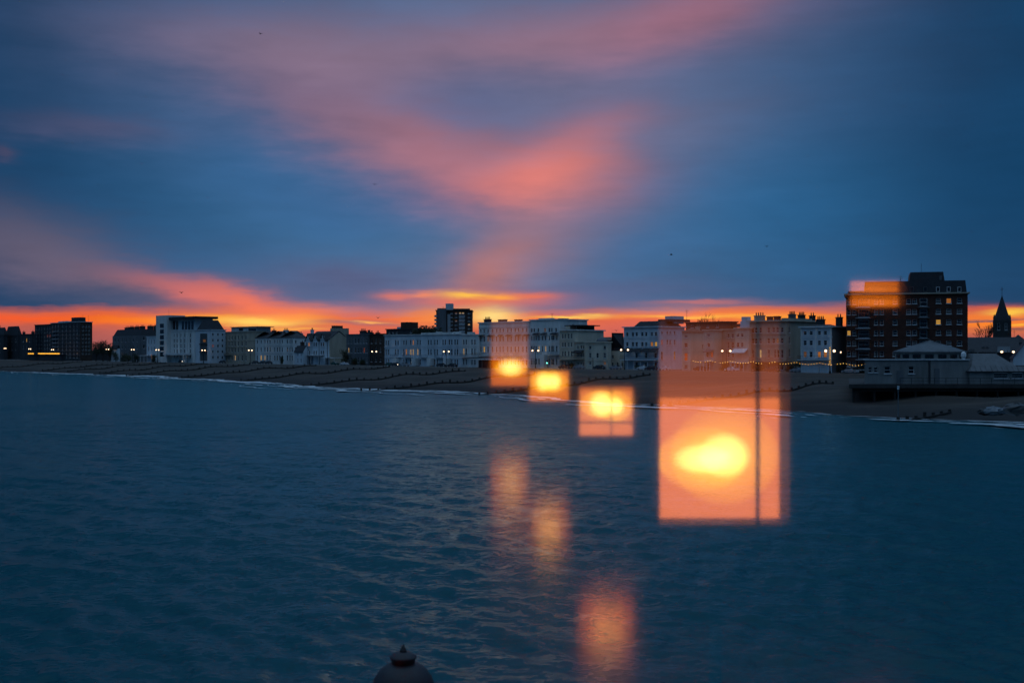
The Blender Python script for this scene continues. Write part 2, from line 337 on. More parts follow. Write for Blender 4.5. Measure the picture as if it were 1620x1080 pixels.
WZ = np.zeros_like(WX); rng = np.random.RandomState(3); base_dir = math.atan2(N.y, N.x)
for k in range(64):
    lam = .5 * (5.5 / .5) ** rng.rand(); a = base_dir + rng.normal(0, .55); kk = 2 * np.pi / lam
    am = .0064 * lam ** .55 * (.6 + .8 * rng.rand()); ph = rng.rand() * 6.28
    fil = np.clip((lam / spac - 2.5) / 2, 0, 1)
    q = np.sin(kk * (WX * math.cos(a) + WY * math.sin(a)) + ph + .35 * np.sin(WX * .05 + WY * .031 + k))
    WZ += am * fil * (1.2 * np.maximum(q, 0) ** 1.5 - .25 - .5 * np.maximum(-q, 0))
patch = .75 + .35 * np.sin(WX * .021 + 1.3 * np.sin(WY * .017)) * np.sin(WY * .029 + 1.1 * np.sin(WX * .013))
WZ *= amp_fade * patch * 1.15
tag(link('sea', grid_mesh('sea', WX, WY, WZ, water_mat())), 'dark blue choppy sea', kind='structure')
# surf: irregular foam sheets where the swell breaks
m_foam = mat('foam', (.52, .57, .60), .7, .25, 1.5, bump=.5)
mb = MB()
def ribbon(off, wid, zz, seed, thr):
    g = np.random.RandomState(seed); us_ = np.arange(-140, 620, .8); n = len(us_)
    def nz_(l):
        x = g.rand(int(n / l) + 3); return np.interp(np.arange(n) / l, np.arange(len(x)), x)
    w = wid * np.clip(nz_(26) * 1.1 + nz_(7) * .6 + nz_(1.3) * .5 - thr, 0, 2); o = off + (nz_(26) - .5) * 3.5 + (nz_(6) - .5) * 1.2
    for i in range(n - 1):
        if w[i] < .05 and w[i + 1] < .05: continue
        c0 = shore(us_[i]) + o[i]; c1 = shore(us_[i + 1]) + o[i + 1]; pts = []
        for u, s in ((us_[i], c0 - w[i] / 2), (us_[i], c0 + w[i] / 2), (us_[i + 1], c1 + w[i + 1] / 2), (us_[i + 1], c1 - w[i + 1] / 2)):
            x, y = W2(u, s); pts.append((x, y, max(zz, float(beach_z(u, s)) + .07)))
        mb.quad(*pts)
ribbon(.3, 4.0, .12, 1, .55); ribbon(5.5, 6.5, .20, 2, .85); ribbon(12, 5.5, .24, 5, 1.1); ribbon(2.5, 2.2, .14, 9, .7); ribbon(8, 2.0, .22, 12, .95); ribbon(17, 2.5, .26, 15, 1.2)
tag(part('surf_foam', mb, m_foam, None), 'pale surf foam breaking along the water edge', 'foam', kind='stuff')

# ------------------------------------------------------------------ buildings
WIN = {}
def window_meshes(w, h, kind):
    key = (round(w, 1), round(h, 1), kind)
    if key in WIN: return WIN[key]
    w, h = key[0], key[1]; t = min(.10, w * .075); mb = MB()
    mb.box(-w / 2, -w / 2 + t, 0, .08, 0, h).box(w / 2 - t, w / 2, 0, .08, 0, h).box(-w / 2 + t, w / 2 - t, 0, .08, h - t, h).box(-w / 2 + t, w / 2 - t, 0, .08, 0, t)
    mb.box(-w / 2 + t, w / 2 - t, .003, .075, h * .5 - .03, h * .5 + .03)
    mb.box(-w / 2 - .12, w / 2 + .12, -.32, -.003, -.14, 0)
    fr = mb.mesh('window', m_trim)
    pm = {0: m_glass, 1: l_warm, 2: l_yel, 3: l_red, 4: l_white, 5: l_dim, 6: m_curt}[kind]
    pn = MB().box(-w / 2 + t - .01, w / 2 - t + .01, .03, .06, t - .01, h - t + .01).mesh('pane', pm)
    WIN[key] = (fr, pn); return WIN[key]
RV = .26
def panel(mb, O, Uv, Nv, x0, x1, z0, z1, holes, mi=0):
    O = Vector(O); Uv = Vector(Uv); Nv = Vector(Nv); Zv = Vector((0, 0, 1))
    P = lambda x, z, y=0.0: tuple(O + Uv * x + Zv * z + Nv * y)
    hs = [h for h in holes if h[0] > x0 + .02 and h[1] < x1 - .02 and h[2] > z0 and h[3] < z1 - .02]
    xs = sorted({x0, x1} | {h[0] for h in hs} | {h[1] for h in hs}); zs = sorted({z0, z1} | {h[2] for h in hs} | {h[3] for h in hs})
    for i in range(len(xs) - 1):
        for j in range(len(zs) - 1):
            cx = (xs[i] + xs[i + 1]) / 2; cz = (zs[j] + zs[j + 1]) / 2
            if any(h[0] < cx < h[1] and h[2] < cz < h[3] for h in hs): continue
            mb.quad(P(xs[i], zs[j]), P(xs[i + 1], zs[j]), P(xs[i + 1], zs[j + 1]), P(xs[i], zs[j + 1]), mi=mi)
    for a, b, c_, d_ in [h[:4] for h in hs]:
        mb.quad(P(a, c_), P(a, d_), P(a, d_, RV), P(a, c_, RV), mi=mi); mb.quad(P(b, c_), P(b, c_, RV), P(b, d_, RV), P(b, d_), mi=mi)
        mb.quad(P(a, c_), P(a, c_, RV), P(b, c_, RV), P(b, c_), mi=mi); mb.quad(P(a, d_), P(b, d_), P(b, d_, RV), P(a, d_, RV), mi=mi)
    return hs
class Bld:
    """a building whose sea front runs between two bearings; local x along the front, y inland"""
    def __init__(s, name, label, cat, a, c, off, wall, top, b=None, depth=12.0, frontal=None, base=GZ - .2, turn=0):
        if frontal is None:
            P = front(a, off); Q = front(c, off); s.rz = RZF
        else:
            tn = R(turn); P = Vector(((a - 810) / F * frontal, frontal)); Q = hit(c, P, Vector((math.cos(tn), -math.sin(tn)))); s.rz = -tn
        s.w = (Q - P).length; s.O = P; s.Q = Q; s.ux = (Q - P).normalized(); s.ny = Vector((-s.ux.y, s.ux.x))
        if b is not None and b > c: depth = (hit(b, Q, s.ny) - Q).length
        s.dep = min(depth, 60); s.Ym = (P.y + Q.y) / 2; s.base = base; s.H = zat(top, s.Ym); s.wallm = wall
        s.root = thing(name, label, cat, (P.x, P.y, base), s.rz); s.fh = []; s.sh = []; s.lh = []; s.wm = MB(); s.c = c
    def x(s, px): return (hit(px, s.O, s.ux) - s.O).dot(s.ux)
    def y(s, px): return (hit(px, s.Q, s.ny) - s.Q).dot(s.ny)
    def z(s, py, px=None):
        Y = s.Ym if px is None else hit(px, s.O, s.ux).y
        return zat(py, Y) - s.base
    def zs(s, py, px): return zat(py, hit(px, s.Q, s.ny).y) - s.base
    def wins(s, cols, rows, ww, lit={}, kinds=None):       # cols in bearings, rows as (top, bottom) heights
        for r, (t, b_) in enumerate(rows):
            for k, px in enumerate(cols):
                cx = s.x(px); hw = 1.15 * ww * s.Ym / F / 2 / max(.35, abs(s.ux.x)); kd = lit.get((r, k), 0 if random.random() < .8 else 6)
                s.fh.append((cx - hw, cx + hw, s.z(b_), s.z(t), kd))
        return s
    def swins(s, cols, rows, ww, lit={}):
        for r, (t, b_) in enumerate(rows):
            for k, px in enumerate(cols):
                cy = s.y(px); hw = ww * s.Ym / F / 2 / max(.35, abs(s.ny.x)); kd = lit.get((r, k), 0)
                s.sh.append((cy - hw, cy + hw, s.zs(b_, px), s.zs(t, px), kd))
        return s
    def walls(s, side_mat=None, gable=None):
        H = s.H - s.base; w, d = s.w, s.dep; mb = s.wm
        f = panel(mb, (0, 0, 0), (1, 0, 0), (0, 1, 0), 0, w, 0, H, s.fh)
        r = panel(mb, (w, 0, 0), (0, 1, 0), (-1, 0, 0), 0, d, 0, H, s.sh, 1 if side_mat else 0)
        panel(mb, (0, d, 0), (0, -1, 0), (1, 0, 0), 0, d, 0, H, []); panel(mb, (w, d, 0), (-1, 0, 0), (0, -1, 0), 0, w, 0, H, [])
        if gable:                                           # ridge runs along the front, gable ends left and right
            mb.quad((w, 0, H), (w, d, H), (w, d / 2, H + gable), mi=1 if side_mat else 0); mb.quad((0, d, H), (0, 0, H), (0, d / 2, H + gable))
        part('wall', mb, [s.wallm] + ([side_mat] if side_mat else []), s.root)
        for h in f: s.addwin(h, ((h[0] + h[1]) / 2, RV - .1, h[2]), 0)
        for h in r: s.addwin(h, (w - RV + .1, (h[0] + h[1]) / 2, h[2]), R(90))
        return s
    def addwin(s, h, loc, rz):
        fr, pn = window_meshes(h[1] - h[0], h[3] - h[2], h[4] if len(h) > 4 else 0)
        o = link('window', fr, s.root, loc, rz); link('pane', pn, o)
    def flat(s, m=m_lead, coping=.35, par=None):
        H = s.H - s.base; mb = MB().box(.2, s.w - .2, .2, s.dep - .2, H - .5, H - .35); part('roof', mb, m, s.root)
        cp = MB(); o = coping; k = .35
        cp.box(-o, s.w + o, -o, .3, H, H + k).box(-o, s.w + o, s.dep - .3, s.dep + o, H, H + k).box(-o, .3, .3, s.dep - .3, H, H + k).box(s.w - .3, s.w + o, .3, s.dep - .3, H, H + k)
        part('cornice', cp, par or s.wallm, s.root); return s
    def hip(s, ridge_py, m=m_slate, over=.4):
        H = s.H - s.base; h = s.z(ridge_py) ; w, d = s.w, s.dep; i = min(w, d) / 2; mb = MB()
        a = [(-over, -over, H), (w + over, -over, H), (w + over, d + over, H), (-over, d + over, H)]
        if w >= d: r1 = (i, d / 2, h); r2 = (w - i + .01, d / 2, h); mb.quad(a[0], a[1], r2, r1).quad(a[1], a[2], r2).quad(a[2], a[3], r1, r2).quad(a[3], a[0], r1)
        else: r1 = (w / 2, i, h); r2 = (w / 2, d - i + .01, h); mb.quad(a[0], a[1], r1).quad(a[1], a[2], r2, r1).quad(a[2], a[3], r2).quad(a[3], a[0], r1, r2)
        mb.quad(*a[::-1]); part('roof', mb, m, s.root); return s
    def gable(s, rise, m=m_slate, over=.35):
        H = s.H - s.base; w, d = s.w, s.dep; mb = MB(); t = .18
        for y0, y1, q in ((-over, d / 2, 0), (d + over, d / 2, 1)):
            z0 = H - over * rise / (d / 2) + .05; z1 = H + rise + .05; p = [(-.1, y0, z0), (w + .1, y0, z0), (w + .1, y1, z1), (-.1, y1, z1)]
            pt = [(x_, y_, z_ + t) for x_, y_, z_ in p]
            if q: p = p[::-1]; pt = pt[::-1]
            mb.quad(*p[::-1]); mb.quad(*pt)
            for k in range(4): mb.quad(p[k], p[(k + 1) % 4], pt[(k + 1) % 4], pt[k])
        part('roof', mb, m, s.root); return s
    def mansard(s, top_py, x0=.0, x1=None, inset=2.0, m=m_slate):
        H = s.H - s.base; h = s.z(top_py); x1 = s.w if x1 is None else x1; d = s.dep; mb = MB()
        a = [(x0 + .3, .3, H - .1), (x1 - .3, .3, H - .1), (x1 - .3, d - .3, H - .1), (x0 + .3, d - .3, H - .1)]
        b = [(x0 + inset, inset, h), (x1 - inset, inset, h), (x1 - inset, d - inset, h), (x0 + inset, d - inset, h)]
        for k in range(4): mb.quad(a[k], a[(k + 1) % 4], b[(k + 1) % 4], b[k])
        mb.quad(*b); mb.quad(*a[::-1]); part('mansard_roof', mb, m, s.root); return s
    def bx(s, name, px0, px1, py0, py1, y0, y1, m):           # box by bearings and heights, y0..y1 in depth
        yo = max(0, y0) if y0 > 1 else 0; O_ = s.O + s.ny * yo; q0 = hit(px0, O_, s.ux); q1 = hit(px1, O_, s.ux)
        x0, x1 = sorted(((q0 - O_).dot(s.ux), (q1 - O_).dot(s.ux))); Yq = (q0.y + q1.y) / 2; z0, z1 = sorted((zat(py0, Yq) - s.base, zat(py1, Yq) - s.base))
        return part(name, MB().box(x0, x1, y0, y1, z0, z1), m, s.root)
    def course(s, py, t=.3, m=None, out=.16):
        z = s.z(py); part('string_course', MB().box(-.05, s.w + .12, -out, -.004, z - t / 2, z + t / 2), m or s.wallm, s.root); return s
    def chimneys(s, lst, yy=None, m=None, pots=3):
        for px0, px1, py in lst:
            y0 = s.dep * .45 if yy is None else yy
            # bearing measured through the stack's own depth line
            q0 = hit(px0, s.O + s.ny * y0, s.ux); q1 = hit(px1, s.O + s.ny * y0, s.ux)
            x0 = (q0 - s.O).dot(s.ux); x1 = (q1 - s.O).dot(s.ux); zt = zat(py, q0.y) - s.base; mb = MB(); zb = s.H - s.base - 1
            x1 = max(x1, x0 + .9)
            mb.box(x0, x1, y0, y0 + 1.1, zb, zt - .25).box(x0 - .12, x1 + .12, y0 - .12, y0 + 1.22, zt - .25, zt)
            ch = part('chimney', mb, m or s.wallm, s.root)
            for k in range(pots):
                cx = x0 + (x1 - x0) * (k + .5) / pots; part('chimney_pot', MB().lathe([(.16, zt - .02), (.19, zt + .08), (.13, zt + .7), (.17, zt + .75), (.15, zt + .85)], 8, cx, y0 + .55), m_pot, ch)
        return s
    def balcony(s, px0, px1, py, proj=1.2, h=1.05, m=None):
        x0, x1 = s.x(px0), s.x(px1); z = s.z(py); b = part('balcony', MB().box(x0, x1, -proj, -.004, z - .18, z), m or s.wallm, s.root)
        mb = MB().box(x0, x1, -proj, -proj + .06, z + h - .06, z + h).box(x0, x1, -proj, -proj + .05, z + .1, z + .15)
        n = max(2, int((x1 - x0) / .35))
        for k in range(n + 1): xx = x0 + (x1 - x0 - .04) * k / n; mb.box(xx, xx + .05, -proj + .005, -proj + .045, z, z + h - .05)
        part('railing', mb, m_iron, b); return s
    def awning(s, px0, px1, pt, pb, proj=1.4, m=m_slate):
        x0, x1 = s.x(px0), s.x(px1); z1 = s.z(pt); z0 = s.z(pb); mb = MB()
        mb.quad((x0, -.01, z1), (x0, -proj, z0), (x1, -proj, z0), (x1, -.01, z1)); mb.quad((x0, -.01, z1 - .06), (x1, -.01, z1 - .06), (x1, -proj, z0 - .06), (x0, -proj, z0 - .06))
        mb.quad((x0, -proj, z0), (x0, -proj, z0 - .25), (x1, -proj, z0 - .25), (x1, -proj, z0)); mb.quad((x0, -.01, z1), (x0, -.01, z1 - .06), (x0, -proj, z0 - .06), (x0, -proj, z0)); mb.quad((x1, -.01, z1), (x1, -proj, z0), (x1, -proj, z0 - .06), (x1, -.01, z1 - .06))
        part('awning', mb, m, s.root); return s
    def veranda(s, px0, px1, py, posts=4, proj=2.4, m=None):
        x0, x1 = s.x(px0), s.x(px1); z = s.z(py); v = part('veranda_roof', MB().box(x0, x1, -proj, -.004, z - .25, z), m or m_trim, s.root)
        for k in range(posts):
            xx = x0 + .2 + (x1 - x0 - .4) * k / max(1, posts - 1); part('veranda_post', MB().lathe([(.11, 0), (.09, z - .3)], 8, xx, -proj + .25), m or m_trim, v)
        return s
    def mast(s, px, py, y0=3, arms=True):
        x = s.x(px); z0 = s.H - s.base - .5; z1 = s.z(py); mb = MB().tube((x, y0, z0), (x, y0, z1), .06, .04)
        if arms: mb.tube((x - .8, y0, z1 - .3), (x + .8, y0, z1 - .3), .03, .03); mb.tube((x - .5, y0, z1 - .8), (x + .5, y0, z1 - .8), .03, .03)
        part('aerial', mb, m_iron, s.root); return s
rng_ = lambda a, b, n: [a + (b - a) * k / (n - 1) for k in range(n)]

# -- far left
Bld('gabled_house', 'dark hip-roofed house at the far left edge of the seafront', 'house', -14, 6, 8, m_drk, 530, b=12).wins([-8, 0], [(536, 543), (550, 558)], 2).walls().hip(518).chimneys([(-6, -2, 515)], pots=2)
Bld('gabled_house', 'tall dark house with a pointed pyramid roof beside low chimneyed house', 'house', 9, 28, 14, m_drk, 531, b=34).wins([13, 19, 25], [(535, 541), (547, 554)], 2).walls().hip(516)
Bld('terraced_house', 'low dark house with two chimneys left of the dark flats', 'house', 33, 50, 4, m_drk, 529, b=55).wins([37, 42, 47], [(535, 541), (546, 552)], 2, {(0, 1): 2}).walls().flat().chimneys([(35.5, 37.5, 525), (49.5, 52, 524.5)], pots=2, m=m_drk)
b = Bld('apartment_block', 'lower dark flats with ribbed balconies, left wing of the far-left block', 'apartment block', 55, 80, 2, m_drk, 514, b=86)
b.wins([58, 62, 66, 71, 75, 79], [(517 + 6.2 * k, 521 + 6.2 * k) for k in range(8)], 2.2, {(2, 4): 3, (2, 5): 3}).walls().flat(m_slate)
for k in range(1, 8): b.balcony(57, 68, 521.6 + 6.2 * k, 1.1, 1.0)
b = Bld('apartment_block', 'tall dark flats with banded balconies and rooftop box at far left', 'apartment block', 80, 127, 0, m_drk, 510.5, b=146)
b.wins([83.5, 88, 92, 99, 105, 111, 117, 122], [(513 + 6.1 * k, 517 + 6.1 * k) for k in range(9)], 2.4).swins([131, 136, 141], [(514 + 6.1 * k, 517.5 + 6.1 * k) for k in range(8)], 2).walls(m_brown).flat(m_slate, par=m_cool)
for k in range(1, 9): b.balcony(86, 92, 517.6 + 6.1 * k, 1.3, 1.0, m_cool); b.course(518.5 + 6.1 * k, .3, m_grey)
b.bx('lift_housing', 113, 125, 510, 502, 4, 8, m_drk); b.bx('roof_parapet', 92, 106, 510.5, 508, 1.5, 7, m_cool); b.mast(118, 498.5, 5); b.mast(124, 499.5, 6)
for p0, p1, lb in ((46, 55, 'short glowing yellow strip canopy of beach shelter, the smaller one'), (62, 96, 'long glowing yellow strip canopy of beach shelter below dark flats')):
    k = Bld('beach_shelter', lb, 'shelter', p0, p1, -14, m_drk, 561.2, depth=3.0); k.walls().flat(m_slate, .6); k.bx('lit_fascia', p0, p1, 560, 558.3, -.72, -.62, e_fascia)
# -- chimneyed terrace
b = Bld('terrace', 'long grey terrace with a row of many tall chimneys on a dark mansard', 'terrace', 178, 222, 6, m_grey, 531, b=250)
b.wins([182, 187, 193, 199, 205, 211, 217], [(535, 541), (546, 552), (557, 564)], 2).swins([228, 234, 241, 246], [(532, 538), (545, 551)], 2).walls().mansard(521)
b.chimneys([(185, 191, 525)], 2, m_drk, 3); b.chimneys([(197, 203, 518), (204.5, 210, 517), (213, 218, 516.5)], 9, m_drk, 3); b.chimneys([(221, 227, 516), (233, 240, 515.5), (243, 248, 515)], 14, m_drk, 3)
Bld('cottage', 'small pale cottage half hidden by shrubs below chimneyed terrace', 'house', 176, 186, -6, m_cool, 551, b=190).wins([179, 183], [(555, 560)], 1.6).walls().gable(1.6)
Bld('terraced_house', 'narrow pale blue bay-fronted house left of the modern hotel', 'house', 232, 250, -1, m_cool, 533, b=254).wins([235, 239.5, 244, 248], [(537, 544), (548, 555), (560, 566)], 1.6, {(2, 1): 1}).walls().flat().veranda(222, 240, 562, 4)
# -- modern hotel
b = Bld('hotel', 'modern white hotel with tall stair tower and vertical window strips', 'hotel', 270, 308, -4, m_white, 523.5, b=313)
b.wins([275.5, 280, 286, 292, 301, 307], [(527.5 + 8.3 * k, 533.5 + 8.3 * k) for k in range(5)], 2.4).walls().flat(m_slate)
for px in (278, 283.5, 289.3, 296.5): b.bx('pier', px - .7, px + .7, 572, 525, -.35, -.004, m_white)
b.bx('upper_storey', 272, 309, 523, 505, 1.5, 11, m_cool); b.bx('overhanging_roof', 268, 310, 505, 501, -1.0, 12, m_slate)
for px in (275, 280, 289, 294, 299, 304): b.bx('upper_window', px - 1.6, px + 1.6, 521, 508, 1.3, 1.49, m_glass)
b.bx('stair_tower', 252.5, 270, 575, 499, -2.0, 8, m_white); b.bx('tower_fin', 250.3, 251.8, 575, 502.5, -1.0, 2, m_drk)
for k in range(6): b.bx('stair_window', 259, 265, 518.5 + 9 * k, 512 + 9 * k, -2.1, -2.004, m_glass)
b.bx('entrance_canopy', 268, 290, 561.5, 558.5, -3.5, -.4, m_trim); b.bx('entrance_canopy', 294, 303, 561.5, 558.5, -3.5, -.4, m_trim); b.mast(258.5, 487, 3, False)
b = Bld('hotel_wing', 'white hotel wing with tall square portal and dark sloping roof', 'hotel', 309, 334, -6, m_cool, 522.5, b=357)
b.wins([313.5], [(530 + 9 * k, 534 + 9 * k) for k in range(0)], 2).swins([337, 345, 352], [(527 + 9 * k, 531 + 9 * k) for k in range(5)], 2, {(2, 0): 3})
b.fh.append((b.x(316), b.x(328), b.z(571), b.z(527.5), 6)); b.walls().flat(m_slate)
b.bx('balcony_slab', 316.3, 327.7, 545, 543.5, -.5, .1, m_drk); b.bx('balcony_slab', 316.3, 327.7, 557, 555.8, -.5, .1, m_drk); b.bx('lit_room', 321, 325, 541, 537, .1, .14, l_dim)
b.mansard(506.5, 0, None, 2.6)
# -- grey five-storey terrace
b = Bld('hotel', 'sombre tan five-storey hotel with white penthouse beside modern hotel', 'hotel', 337, 404, 2, m_tan, 525.5, b=421)
b.wins([341, 349, 357, 362, 367, 372, 377, 383, 389], [(531, 537), (540.5, 547), (550, 557), (562, 570)], 2.2, {(3, 1): 4, (3, 5): 4}).swins([408, 414], [(531, 535), (541, 546)], 2).walls().flat()
b.course(539).course(549).course(560); b.bx('penthouse', 366, 406, 525, 517.5, 2.5, 10, m_white); b.bx('penthouse_roof', 364, 408, 517.5, 516.7, 1.8, 10.6, m_lead)
for p in (381, 396, 402): b.bx('penthouse_window', p - 3, p + 3, 523, 519.5, 2.35, 2.49, m_glass)
for p0, p1 in ((343, 352), (358, 366)): b.balcony(p0, p1, 561, 1.4)
# -- white terrace with hip roofs
b = Bld('terrace', 'white three-storey terrace with slate hips between tan hotel and cottage', 'terrace', 404, 464, 0, m_white, 534.5, b=486)
b.wins([407, 413, 419, 423, 427, 434.5, 438.5, 442.5, 446.5, 454.5, 458.5, 462], [(537.5, 543), (549, 556.5), (562, 570)], 2, {(2, 1): 2, (2, 2): 4}).swins([468], [(538, 543), (549, 555)], 2).walls().course(546.5).course(558.5)
w3 = b.w / 3; H = b.H - b.base; mb = MB()
for k in range(3):
    x0 = w3 * k - (.3 if k == 0 else 0); x1 = w3 * (k + 1) + (.3 if k == 2 else 0); hz = b.z(523.5); d_ = b.dep; i_ = (x1 - x0) / 2; xm = (x0 + x1) / 2
    mb.quad((x0, -.3, H), (x1, -.3, H), (xm, i_, hz)).quad((x1, -.3, H), (x1, d_, H), (xm, d_ - i_, hz), (xm, i_, hz)).quad((x1, d_, H), (x0, d_, H), (xm, d_ - i_, hz)).quad((x0, d_, H), (x0, -.3, H), (xm, i_, hz), (xm, d_ - i_, hz))
part('roof', mb, m_slate, b.root); b.chimneys([(448, 454, 522), (470, 476, 527)], 6, m_cool, 3); b.chimneys([(430, 434, 522.5)], 9, m_drk, 2)
b = Bld('cottage', 'small white cottage with steep dark roof and brick chimney', 'house', 466, 480, -6, m_cool, 555.5, b=489)
b.wins([471, 476], [(558, 563), (567, 573)], 1.6).walls(gable=2.2).gable(2.2).chimneys([(475, 478.5, 541)], 4, m_brown, 1)
# -- gabled bays
b = Bld('gabled_terrace', 'white terrace with three steep gabled bays and a blank cream end wall', 'terrace', 486, 521, -1, m_cool, 537, b=552)
b.wins([489, 498, 508, 518], [(542, 547), (555, 560)], 1.8, {(0, 0): 0, (1, 1): 0}).walls(m_tan, gable=3.2).gable(3.4)
H = b.H - b.base
for k, px in enumerate((491.5, 503, 514.5)):
    x0, x1 = b.x(px - 4), b.x(px + 4); xm = (x0 + x1) / 2; hz = b.z(527); bay = MB(); zt = H - .2
    bay.box(x0, x1, -1.3, .3, 0, zt); bay.quad((x0, -1.3, zt), (x1, -1.3, zt), (xm, -1.3, hz - .3)); part('bay', bay, m_cool, b.root)
    rf = MB(); o = .35
    rf.quad((x0 - o, -1.7, zt - .4), (xm, -1.7, hz), (xm, 4.2, hz), (x0 - o, 4.2, zt - .4)); rf.quad((xm, -1.7, hz), (x1 + o, -1.7, zt - .4), (x1 + o, 4.2, zt - .4), (xm, 4.2, hz))
    rf.quad((x0 - o, -1.7, zt - .65), (x0 - o, 4.2, zt - .65), (xm, 4.2, hz - .25), (xm, -1.7, hz - .25)); rf.quad((xm, -1.7, hz - .25), (xm, 4.2, hz - .25), (x1 + o, 4.2, zt - .65), (x1 + o, -1.7, zt - .65))
    rf.quad((x0 - o, -1.7, zt - .65), (xm, -1.7, hz - .25), (xm, -1.7, hz), (x0 - o, -1.7, zt - .4)); rf.quad((xm, -1.7, hz - .25), (x1 + o, -1.7, zt - .65), (x1 + o, -1.7, zt - .4), (xm, -1.7, hz)); part('gable_roof', rf, m_slate, b.root)
    for j, (t, bb) in enumerate(((532, 536), (541.5, 547.5), (554.5, 560.5))):
        for q in (-1.7, 1.7):
            fr, pn = window_meshes(1.0, b.z(t) - b.z(bb), 1 if (k == 0 and j == 1 and q > 0) else 0); o_ = link('window', fr, b.root, (b.x(px + q), -1.4, b.z(bb))); link('pane', pn, o_)
b.veranda(484, 515, 561.5, 6, 3.6); b.veranda(519, 541, 565, 4, 4.0); b.chimneys([(491, 493.5, 521.5)], 7, m_cool, 2)
b.bx('end_stack', 522.5, 530.5, 540, 519, 5, 12, m_tan); b.bx('brick_stack', 524.5, 530, 519, 515, 6, 10, m_brown)
b = Bld('terraced_house', 'grey bay-fronted house with arched windows right of blank cream gable', 'house', 548, 582, 0, m_grey, 529.5, b=585)
b.wins([551.5, 556, 562.5, 567, 571, 576, 580], [(534.5, 543), (550, 558), (565, 573)], 2, {(1, 0): 4, (1, 5): 3}).walls().flat().course(546.5).course(561).chimneys([(569, 577, 523), (580, 584, 525)], 6, m_drk, 4)
b = Bld('terraced_house', 'dark brown brick house just left of the long white terrace', 'house', 583, 608, 1, m_brown, 529, b=611)
b.wins([588, 595, 602], [(536, 543), (549, 557), (564, 572)], 2).walls().flat(m_slate).chimneys([(585, 588, 526), (594, 598, 526)], 7, m_drk, 2)
# -- long white terrace
b = Bld('terrace', 'long white stuccoed terrace with paired windows under the dark tower block', 'terrace', 608.5, 731, 0, m_cool, 530, b=734)
cols = []
for p in (613, 628, 641, 652, 663, 680, 690, 703, 713, 722): cols += [p - 2.3, p + 1.6]
b.wins(cols, [(537.5, 545.5), (552, 561.5), (568, 577)], 1.9, {(0, 7): 1, (1, 5): 1, (1, 6): 4, (1, 7): 4, (1, 8): 4, (2, 10): 3}).walls().flat(par=m_white).course(548.5).course(565.5)
for p0, p1 in ((621, 634), (641, 654), (667, 681), (691, 704)): b.balcony(p0, p1, 565, 1.3)
b.bx('raised_parapet', 667, 716, 529.5, 525.8, -.3, .8, m_white); b.bx('raised_parapet', 690, 697, 525.7, 524.8, -.2, .8, m_white); b.bx('parapet_block', 714, 722, 529.5, 524.5, .85, 2.5, m_white)
for p in (630, 660, 684, 710): b.bx('porch', p - 3, p + 3, 578, 566.3, -1.9, -.17, m_white)
b = Bld('terraced_house', 'white end house with dark first-floor balcony right of the long terrace', 'house', 731, 757, -1, m_white, 530, b=760)
b.wins([733.5, 737.5, 746.5, 751], [(537, 545), (551, 561), (568, 577)], 1.9, {(1, 0): 4}).walls().flat().course(547).balcony(730.5, 757, 564)
b.bx('parapet_block', 736, 742, 529.5, 525, 1, 3, m_white)
b = Bld('apartment_block', 'low dark building with square chimney stack behind the long white terrace', 'building', 611, 664, 24, m_drk, 521, b=690)
b.wins([616, 622, 628, 650, 658], [(523, 527)], 2.5).walls().flat(m_slate); b.bx('brick_stack', 634, 644, 521, 509.5, 3, 9, m_brown); b.bx('stair_head', 628, 634, 521, 517, 3, 8, m_cool)
b = Bld('tower_block', 'brown brick tower block with white panels rising above the white terrace', 'tower block', 690, 746, 0, m_brown, 491.5, frontal=500, depth=16)
lit = {(0, 2): 4, (0, 3): 4, (1, 2): 3, (2, 3): 4, (2, 2): 3, (3, 4): 4, (0, 1): 5, (2, 1): 5, (5, 2): 4, (6, 3): 1}
b.wins([714.5, 721.5, 728, 732.5, 742], [(494 + 6.05 * k, 496.5 + 6.05 * k) for k in range(13)], 3, lit).walls().flat(m_slate)
b.bx('concrete_flank', 692, 706, 560, 488.5, -1.2, -.05, m_grey); b.bx('white_panel_strip', 708, 712.5, 545, 497, -.25, -.01, m_panel)
for k in range(8): b.bx('white_panel', 726, 735.5, 502.2 + 6.05 * k, 498.6 + 6.05 * k, -.25, -.01, m_panel)
for k in range(8): b.bx('flank_balcony', 687.5, 691.8, 501.5 + 6.05 * k, 498.5 + 6.05 * k, -1.6, 3, m_panel)
b.bx('water_tank_housing', 705, 716.5, 491, 480, 3, 9, m_cool); b.bx('roof_box', 717, 743, 491, 488, 4, 9, m_slate); b.bx('roof_rail', 692, 705, 488.3, 487.5, -1.1, -.1, m_iron); b.mast(700, 484, 6)
# -- hotels in the middle
b = Bld('hotel', 'white four-storey hotel with three dark chimney stacks behind black shelter', 'hotel', 757.5, 838, 0, m_white, 510.5, b=841)
cols = [760.5, 766, 772, 779, 785.5, 791, 796, 803, 808.5, 815, 820, 827, 833]
b.wins(cols, [(519.5, 525.5), (532, 540), (548, 557), (567, 577)], 2, {(1, 2): 5, (2, 1): 2}).walls().flat().course(543.5).course(561.5).course(517)
for p0, p1 in ((757, 767), (773, 783), (789, 797), (802, 811), (817, 825), (829, 838)): b.awning(p0, p1, 529.2, 530.8, .9)
for p0, p1 in ((757, 781), (787, 797), (801, 810), (816, 826)): b.balcony(p0, p1, 563, 1.3)
b.chimneys([(765.5, 774, 505)], 3, m_drk, 4); b.chimneys([(788, 799, 505.3), (814, 823, 505.3)], 3, m_drk, 0); b.bx('attic', 789, 833, 510.5, 508.2, 2.5, 8, m_cool)
sh = Bld('seafront_shelter', 'black glazed seafront shelter with thin pale roof below the white hotel', 'shelter', 757, 777, -12, m_iron, 569.5, depth=3.5)
